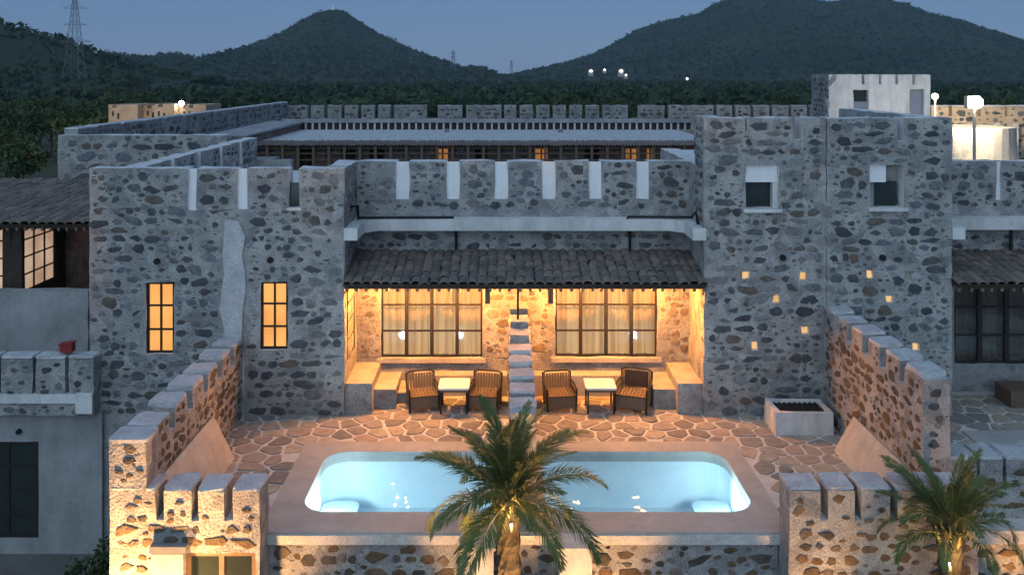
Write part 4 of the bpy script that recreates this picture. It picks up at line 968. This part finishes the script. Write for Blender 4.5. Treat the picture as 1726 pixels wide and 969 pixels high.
for i in range(n):
    a = x0 + (x1 - x0) * i / n; b = a + (x1 - x0) / n; y_, dz = Yc - .42, r.uniform(-.03, .03); m_ = (a + b) / 2
    for k in range(3):
        ya, za, yb2, zb2 = y_ + k * .4, 3.90 + k * .03 + dz * .5, y_ + k * .4 + .44, 3.95 + k * .03 + dz * .5
        tile_strip.face([(a, ya, za), (m_, ya, za + .06), (m_, yb2, zb2 + .04), (a, yb2, zb2)]); tile_strip.face([(m_, ya, za + .06), (b, ya, za), (b, yb2, zb2), (m_, yb2, zb2 + .04)])
ts = tile_strip.build('tile_eave', M['tile'], cb); ts['kind'] = 'stuff'
MB().box(px(405, 35), px(1200, 35), Yc + .62, 42.6, 3.8, 4.0).build('flat_roof', M['cap'], cb)
for x in (753, 945): MB().box(px(x - 4, 40), px(x + 4, 40), 40, 40.2, 4.0, 4.15).build('roof_vent', M['metal'], cb)
bl = thing('balustrade', 'long balustrade of white posts and dark boards under a pale rail', 'balustrade', (0, 42, 3.9))
Yr = 42.0; a, b = px(475, Yr), px(1195, Yr)
MB().box(a, b, Yr - .1, Yr + .22, pz(207, Yr), pz(201, Yr)).build('top_rail', M['plaster'], bl)
MB().box(a, b, Yr + .2, Yr + .25, 4.01, pz(207, Yr)).build('backing', M['brick'], bl)
n = int((b - a) / .325); pm = MB().box(-.045, .045, -.06, .06, 0, pz(207, Yr) - 4.004).mesh('post', M['cap']); pd_ = MB().box(-.06, .06, -.03, .03, 0, pz(207, Yr) - 4.004).mesh('dark_post', M['wood'])
for i in range(n):
    o = bpy.data.objects.new('post', pm); link(o, bl, (a + (i + .5) * (b - a) / n, Yr, 4.002))
    o = bpy.data.objects.new('dark_post', pd_); link(o, bl, (a + (i + .95) * (b - a) / n, Yr + .05, 4.002))
MB().box(px(462, Yr), px(475, Yr) - .01, Yr - .1, Yr + .3, 4.002, pz(205, Yr)).build('end_post', M['lime'], bl)
sv = thing('side_verandah', 'low brown side verandah meeting the end of the balustrade', 'verandah', (-11, 38, 3))
MB().wall('y', 33, 42.3, 2.5, 4.3, px(400, 33), px(400, 33) + .3, [], seed=84, rev=0).build('wall', [M['brick'], M['plaster']], sv)
MB().prism([(33, 4.302), (42.4, 4.302), (42.4, 4.4), (33, 4.36)], 'x', px(400, 33) - 1.2, px(400, 33) + .4).build('roof', M['plaster'], sv)

# rooftop hut
Yh = 30.0
hu = thing('rooftop_hut', 'white rooftop stair hut with four slots, a window and a grey door above the tower', 'hut', (px(1482, Yh), Yh, 4.6))
h0, h1 = px(1397, Yh), px(1568, Yh); ht = 6.6; hb = 4.4
hh = [(px(a, Yh), px(b, Yh), pz(143, Yh), 9) for a, b in ((1452, 1458), (1481, 1486), (1509, 1514), (1538, 1543))]
hw = (px(1438, Yh), px(1464, Yh), pz(190, Yh), pz(152, Yh)); hd = (px(1533, Yh), px(1558, Yh), pz(190, Yh) - .1, pz(151, Yh))
MB().wall('x', h0, h1, hb, ht, Yh, Yh + .3, hh + [hw, hd], seed=90, rev=0, cap=0).build('front_wall', M['lime'], hu)
MB().wall('y', Yh + .0, 31.7, hb, ht, h0 - .004, h0 + .25, [], seed=91, rev=0, cap=0).build('stone_side', M['mortar_far'], hu)
stones(hu, 'y', h0 - .004, -1, Yh + .05, 31.6, 5.0, 6.5, [], seed=92, dens=10, size=(.12, .34))
MB().box(h0 + .25, h1, 31.4, 31.7, hb, ht - .004).build('rear_wall', M['lime'], hu); MB().box(h1 - .25, h1 - .003, Yh + .3, 31.4, hb, ht - .006).build('end_wall', M['lime'], hu)
MB().box(h0 + .25, h1 - .25, Yh + .3, 31.4, 5.9, 6.0).build('roof', M['lime'], hu)
MB().box(hd[0], hd[1], Yh + .12, Yh + .16, hd[2], hd[3]).build('door', M['door'], hu)
wi = MB().box(hw[0], hw[1], Yh + .12, Yh + .16, hw[2], pz(172, Yh)).build('shutter', M['door'], hu); MB().box(hw[0], hw[1], Yh + .18, Yh + .2, pz(172, Yh), hw[3]).build('window_glass', M['darkglass'], hu)
MB().box(px(1368, 31.8), px(1596, 28.4), Yh - 1.6, 33.5, 3.4, 4.6).build('base', M['lime'], hu)

# floodlit rear building
rbd = merlon_wall('rear_building', 'floodlit sandy stone range with merlons behind the tower roof', 'x', px(1570, 34), px(1850, 34), 1, 5.0, pz(180, 34), 34.0, 34.4, [(px(a, 34), px(a + 6, 34)) for a in (1599, 1648, 1694, 1740)], 95, (-1,), zst=3.2, dens=3.5, size=(.16, .5), cap=110, chips=4, m='sand')
for a in (1635, 1681, 1712): MB().box(px(a - 5, 33.6), px(a + 5, 33.6), 33.6, 33.99, 3.4, pz(208, 33.6)).build('lit_pier', M['cream'], rbd)
tu = thing('stone_turret', 'low pale drum turret lit from above beside the tower', 'turret', (px(1668, 30), 31, 2))
mb = MB(); n = 28; cxx = px(1665, 30); rr = 1.35
for i in range(n):
    a0, a1 = 2 * math.pi * i / n, 2 * math.pi * (i + 1) / n
    P0, P1 = (cxx + rr * math.cos(a0), 31 + rr * math.sin(a0)), (cxx + rr * math.cos(a1), 31 + rr * math.sin(a1))
    for k, (za, zb2) in enumerate(((2.5, 4.0), (4.0, pz(216, 30)))):
        mb.face([(*P0, za), (*P1, za), (*P1, zb2), (*P0, zb2)])
    Q0, Q1 = [(cxx + (p[0] - cxx) * .8, 31 + (p[1] - 31) * .8) for p in (P0, P1)]; zz2 = pz(216, 30)
    mb.face([(*P0, zz2), (*P1, zz2), (*Q1, zz2), (*Q0, zz2)]); mb.face([(*Q0, zz2), (*Q1, zz2), (*Q1, 3.6), (*Q0, 3.6)])
mb.build('drum', M['mortar_far'], tu)
MB().box(px(1600, 29), px(1760, 29), 28.0, 33.9, 3.2, 3.62).build('terrace', M['lime'], tu)
MB().wall('x', px(1602, 30), px(1640, 30), 3.6, pz(222, 30), 30.0, 30.3, [], seed=97, rev=0, cap=0).build('side_screen', M['mortar_far'], tu)
fl = thing('floodlight', 'dazzling floodlight on a post over the lit stone range', 'floodlight', (px(1645, 28.6), 28.7, 3.6))
fx_, fz = px(1645, 28.6), pz(173, 28.6)
MB().tube([(fx_, 28.7, 3.5), (fx_, 28.7, fz - .1)], .05, 8).build('post', M['metal'], fl); MB().box(fx_ - .2, fx_ + .2, 28.72, 28.95, fz - .2, fz + .2).build('housing', M['metal'], fl)
MB().sphere((fx_, 28.6, fz), .21, 0, 14, 8).build('lens', M['flood'], fl)
light('flood_light', (fx_ + .2, 29.05, fz + .05), 1500, (1, .80, .52), .2, 'SPOT', (19.5, 34, 3.6), 130, .5)
gl = thing('globe_lamp', 'white globe lamp on a thin post beside the rooftop hut', 'lamp', (px(1575, 30.5), 30.5, 4.6))
gx = px(1576, 30.5); MB().tube([(gx, 30.5, 4.5), (gx, 30.5, pz(168, 30.5))], .03, 6).build('post', M['white'], gl); MB().sphere((gx, 30.5, pz(163, 30.5)), .11).build('globe', M['lampwhite'], gl)
light('globe_light', (gx, 30.2, pz(163, 30.5)), 18, (1, .84, .58), .14)
wlm = thing('fill_lamp', 'small unseen lamp added behind the tower parapet to light the foot of the rooftop hut', 'lamp', (px(1530, 26.5), 26.5, 4.0))
lx_ = px(1530, 26.5); MB().tube([(lx_, 26.5, 3.6), (lx_, 26.5, 4.86)], .03, 6).build('post', M['metal'], wlm); MB().sphere((lx_, 26.5, 4.9), .06, 0, 8, 6).build('globe', M['lampwhite'], wlm)
light('hut_fill_light', (lx_, 26.6, 5.02), 90, (1, .70, .40), .08)  # added fill light, its unseen fixture invented, brightens hut front and tower slot

# distant lit haveli, hilltop temple, distant houses with lamps, pylons
Yd = 75.0
dh = thing('distant_house', 'warm lit sandstone house with blocky bays beyond the perimeter wall', 'house', (px(265, Yd), Yd, -2.6))
for i, (a, b, t_, dy) in enumerate(((183, 232, 177, 0), (232, 258, 179, 1.2), (258, 292, 176, .3), (292, 312, 181, 1.5), (312, 347, 177, 0))):
    MB().wall('x', px(a, Yd) + .003 * i, px(b, Yd), -2.6, pz(t_, Yd), Yd + dy, Yd + 4, [(px(a, Yd) + .3, px(a, Yd) + .7, pz(t_, Yd) - .25, 99)], seed=100 + i, rev=0, cap=0, step=1.2).build('bay', M['sand'], dh)
    for k in range(2): MB().box(px(a + 6 + 9 * k, Yd), px(a + 9 + 9 * k, Yd), Yd + dy - .03, Yd + dy + .02, pz(196 + 5 * k, Yd), pz(188 + 3 * k, Yd)).build('window', M['darkgap'], dh)
MB().sphere((px(302, Yd), Yd + .5, pz(175, Yd)), .22).build('roof_lamp', M['flood'], dh)
MB().box(px(300, Yd) - .05, px(300, Yd) + .05, Yd + .45, Yd + .55, pz(182, Yd), pz(176, Yd)).build('lamp_post', M['metal'], dh)
light('house_light', (px(270, Yd), Yd - 8, pz(172, Yd)), 1300, (1, .66, .36), .4)
tm = thing('hilltop_temple', 'tiny pale temple on the summit of the pointed hill', 'temple', (px(562, 1250), 1250, pz(15, 1250)))
X, Z = px(562, 1250), pz(16, 1250)
MB().box(X - 3.5, X + 3.5, 1246, 1252, Z - 8, Z + 1.5).build('hall', M['white'], tm); MB().tube([(X, 1249, Z + 1.5), (X, 1249, Z + 4), (X, 1249, Z + 6)], 1.6, 8, r2=.2).build('spire', M['white'], tm)
for i, (x, y, D, s, d) in enumerate(((996, 120, 1000, 3, 'hillside house with a white lamp, first of a loose row of four'), (1019, 118, 1000, 2, 'hillside house with a faint lamp in the middle of the row'), (1047, 120, 1000, 3.4, 'hillside house with the brightest lamp of the row'), (1055, 127, 980, 2, 'small lamp lit house just below the brightest hillside house'), (1158, 133, 900, 2, 'lone lamp lit house low on the mountain foot'), (725, 148, 600, 1.6, 'lone lamp lit house in the forest below the pointed hill'), (712, 136, 800, 1.2, 'dim lit house among trees below the pointed hill'))):
    X, Z = px(x, D), pz(y, D); t = thing('distant_house', d, 'house', (X, D, Z - s))
    MB().box(X - s, X + s, D, D + 4, Z - s * 2, Z + s * .3).build('wall', M['plaster'], t); MB().prism([(X - s * 1.1, Z + s * .3), (X + s * 1.1, Z + s * .3), (X, Z + s * .8)], 'y', D - .3, D + 4.3).build('roof', M['tile'], t)
    MB().sphere((X, D - 1.0, Z), s * .42, 0, 8, 5).build('lamp', M['lampwhite'], t)
def pylon(xp, D, ytop, ybase, wd, arms, lbl, th):
    X, zt2_, zb2 = px(xp, D), pz(ytop, D), pz(ybase, D); t = thing('pylon', lbl, 'pylon', (X, D, zb2)); mb = MB(); hgt = zt2_ - zb2
    def c(k, q): w = wd * (1 - .86 * q); return (X + (w if k in (1, 2) else -w), D + (w if k > 1 else -w), zb2 + hgt * q)
    for k in range(4): mb.tube([c(k, 0), c(k, .5), c(k, 1)], th, 4)
    qs = [0, .16, .3, .42, .53, .63, .72, .80, .88, .95]
    for a_, b_ in zip(qs, qs[1:]):
        for k in range(4):
            l = (k + 1) % 4; mb.tube([c(k, a_), c(l, b_)], th * .6, 3); mb.tube([c(l, a_), c(k, b_)], th * .6, 3)
    mb.build('mast', M['metal'], t)
    for q, ln in arms:
        z = zb2 + hgt * q; w = ln
        MB().tube([(X - w, D, z), (X + w, D, z)], th * .9, 4).tube([(X - w, D, z), (X, D, z + hgt * .045)], th * .7, 3).tube([(X + w, D, z), (X, D, z + hgt * .045)], th * .7, 3).build('cross_arm', M['metal'], t)
pylon(126, 330, -8, 132, 3.0, ((.84, 4.6), (.64, 4.4), (.44, 6.2)), 'tall lattice pylon rising above the near slope', .10)
pylon(764, 1150, 85, 120, 3.4, ((.86, 4), (.66, 4)), 'small distant pylon on the skirt of the pointed hill', .28)
pylon(862, 1150, 102, 130, 2.2, ((.86, 3), (.66, 3)), 'thin distant pylon in the valley gap', .25)

# =================================================================== PALMS
def frond_mesh(seed, L=1.7, n=56, droop=1.0, dry=False):
    r = random.Random(seed); mb = MB(); P_ = []; e = R(8); pos = Vector((0, 0, 0)); ds = L / n
    for i in range(n + 1):
        t = i / n; P_.append(pos.copy()); e2 = e - droop * (t ** 1.6) * 1.25; pos = pos + Vector((math.cos(e2), r.uniform(-.02, .02), math.sin(e2))) * ds
    mb.tube([tuple(p) for p in P_[::3]] + [tuple(P_[-1])], .016, 5, 1, .004)
    for i in range(4, n + 1):
        t = i / n; p = P_[i]; d = (P_[i] - P_[i - 1]).normalized(); up = Vector((-d.z, 0, d.x))
        ll = .34 * L / 1.7 * (math.sin(math.pi * min(1, .18 + t * .80)) ** .7) * r.uniform(.85, 1.1) + .05
        for s in (-1, 1):
            for rep in range(2):
                a = R(r.uniform(38, 58) - 22 * t); lift = R(r.gauss(24 if rep == 0 else -4, 10))
                q = d * math.cos(a) + (Vector((0, s, 0)) * math.cos(lift) + up * math.sin(lift)) * math.sin(a); q.normalize()
                sd = q.cross(up).normalized() * .0105 * (1 if not dry else .7); b0 = p + d * r.uniform(-.5, .5) * ds
                tip = b0 + q * ll - Vector((0, 0, .05 * ll / .3)); mid = b0 + q * ll * .45
                k = len(mb.v); mb.v += [tuple(b0), tuple(mid + sd), tuple(tip), tuple(mid - sd)]; mb.f.append((k, k + 1, k + 2, k + 3)); mb.mi.append(0)
    return mb.mesh('frond', [M['palmdry'] if dry else M['palm'], M['palmdry']])
FR = [frond_mesh(500 + k, droop=dr) for k, dr in enumerate((.55, .8, 1.0, 1.25, .35, 1.5))]
FRD = [frond_mesh(700 + k, L=1.35, n=34, droop=.5, dry=True) for k in range(2)]
def palm(lbl, x, y, zc, s, seed, nf=34, upr=1.0):
    r = random.Random(seed); t = thing('palm_tree', lbl, 'palm', (x, y, -2.6)); mb = MB(); k = 0; z = -2.6; pts = []
    n = 10; zs = np.linspace(-2.7, zc - .12, 26)
    for i, z in enumerate(zs):
        q = .15 + .02 * (i % 2) + .05 * max(0, (z - zc + .6)); pts.append((x + r.uniform(-.008, .008), y, z, q))
    for i, (X, Y, Z, q) in enumerate(pts):
        b = len(mb.v); mb.v += [(X + q * math.cos(a), Y + q * math.sin(a), Z) for a in (2 * math.pi * j / n + i * .3 for j in range(n))]
        if i:
            for j in range(n): l = (j + 1) % n; mb.f.append((b - n + j, b - n + l, b + l, b + j)); mb.mi.append(0)
    mb.build('trunk', M['bark'], t)
    bo = MB()
    for i in range(16):
        a = i * 2.4; q = .15; Z = zc - .42 + .34 * i / 16; c, d = math.cos(a), math.sin(a)
        bo.tube([(x + q * c * .8, y + q * d * .8, Z), (x + q * c * 1.35, y + q * d * 1.35, Z + .13), (x + q * c * 1.5, y + q * d * 1.5, Z + .26)], .03, 5, r2=.012)
    bo.build('leaf_bases', M['palmdry'], t)
    for i in range(nf):
        a = i * 2.39996 + r.uniform(-.2, .2); u = (i + .5) / nf
        el = R(86 - 92 / upr ** 2 * u ** .9 + r.uniform(-8, 8)); me = FR[0 if u < .12 else r.choice((0, 1, 4)) if u < .4 else r.choice((1, 2, 0)) if u < .7 else r.choice((2, 3, 5))]
        o = bpy.data.objects.new('frond', me); sc = s * r.uniform(.78, 1.16) * (.95 if u < .2 else 1); o.scale = (sc, sc, sc)
        o.rotation_euler = (r.uniform(-.3, .3), -el + R(8), a)
        link(o, t, (x + .06 * math.cos(a), y + .06 * math.sin(a), zc - .25 * u))
    return t
    for i in range(6):
        a = i * 1.05 + r.uniform(-.3, .3); o = bpy.data.objects.new('dry_frond', r.choice(FRD)); o.scale = (s * .8,) * 3
        o.rotation_euler = (r.uniform(-.4, .4), R(r.uniform(52, 74)), a); link(o, t, (x + .12 * math.cos(a), y + .12 * math.sin(a), zc - .34))
palm('feathery date palm standing before the middle of the pool deck, lit from below', px(857, 11.7), 11.7, pz(818, 11.7), .74, 11, 36)
palm('second feathery date palm with a lit stalk near the corner of the neighbouring deck', px(1602, 11.9), 11.9, pz(872, 11.9), .60, 23, 26, 1.18)
for x, yy, l in ((862, 11.42, 'small spotlight clamped to the trunk of the middle palm'), (1600, 11.6, 'small spotlight clamped to the trunk of the second palm')):
    yp = 889 if x < 1000 else 955; X, Z = px(x, yy), pz(yp, yy); t = thing('spotlight', l, 'spotlight', (X, yy, Z))
    MB().tube([(X, yy, Z - .05), (X, yy, Z + .03)], .03, 8).build('housing', M['pipe'], t); MB().sphere((X, yy, Z + .04), .016, 0, 8, 5).build('lens', M['flood'], t)
    light('palm_light', (X, yy - .06, Z + .02), 26, (1, .58, .18), .04)

# warm uplights set in the lane at the foot of the front walls
for i, (x, y, z, tgt, e, sp, l) in enumerate(((-5.05, 11.5, -1.2, (-4.85, 12.4, .0), 140, 90, 'uplight in the lane below the outer corner of the bastion'), (-3.72, 11.45, -1.5, (-3.8, 12.4, .1), 70, 100, 'uplight in the lane beside the brown framed opening'), (-.62, 11.45, -1.5, (-.45, 12.4, -.3), 34, 58, 'uplight in the lane before the first gate post'),
        (1.35, 11.5, -1.5, (1.3, 12.4, -.3), 42, 70, 'uplight in the lane before the second gate post'), (4.3, 11.45, -1.6, (4.3, 12.4, .1), 40, 46, 'uplight below the merlons at the deck corner'), (7.6, 12.4, -1.6, (7.6, 13.3, .0), 32, 50, 'uplight below the neighbouring deck parapet'), (.35, 10.7, -1.5, (.0, 11.7, 1.0), 150, 75, 'uplight in the lane at the foot of the middle palm'), (8.3, 10.9, -1.5, (5.96, 11.9, .9), 48, 60, 'uplight in the lane at the foot of the second palm'))):
    t = thing('uplight', l, 'uplight', (x, y, -2.6)); MB().tube([(x, y, -2.6), (x, y, z - .14)], .025, 6).build('stake', M['pipe'], t); MB().tube([(x, y, z - .15), (x, y, z - .04)], .06, 10).build('housing', M['pipe'], t)
    MB().tube([(x, y, z - .04), (x, y, z - .025)], .05, 10).build('lens', M['lamp'], t)
    light('uplight_beam', (x, y, z), e * 9, (1, .48, .15), .06, 'SPOT', tgt, sp, .7)

# =================================================================== dusk air
hz = MB().box(-2000, 2000, -30, 2150, -3.7, 260)
hm = bpy.data.materials.new('dusk_air'); hm.use_nodes = True
nt = hm.node_tree; nt.nodes.remove(nt.nodes['Principled BSDF'])
pv = nt.nodes.new('ShaderNodeVolumePrincipled'); pv.inputs['Color'].default_value = (.62, .86, 1.0, 1); pv.inputs['Density'].default_value = 0.00014; pv.inputs['Anisotropy'].default_value = 0.1
nt.links.new(pv.outputs[0], nt.nodes['Material Output'].inputs['Volume'])
if hasattr(hm, 'cycles') and hasattr(hm.cycles, 'homogeneous_volume'): hm.cycles.homogeneous_volume = True
ho = hz.build('haze', hm); tag(ho, 'thin blue evening haze over the plain and hills', None, None, 'stuff')
SC.cycles.volume_bounces = 0
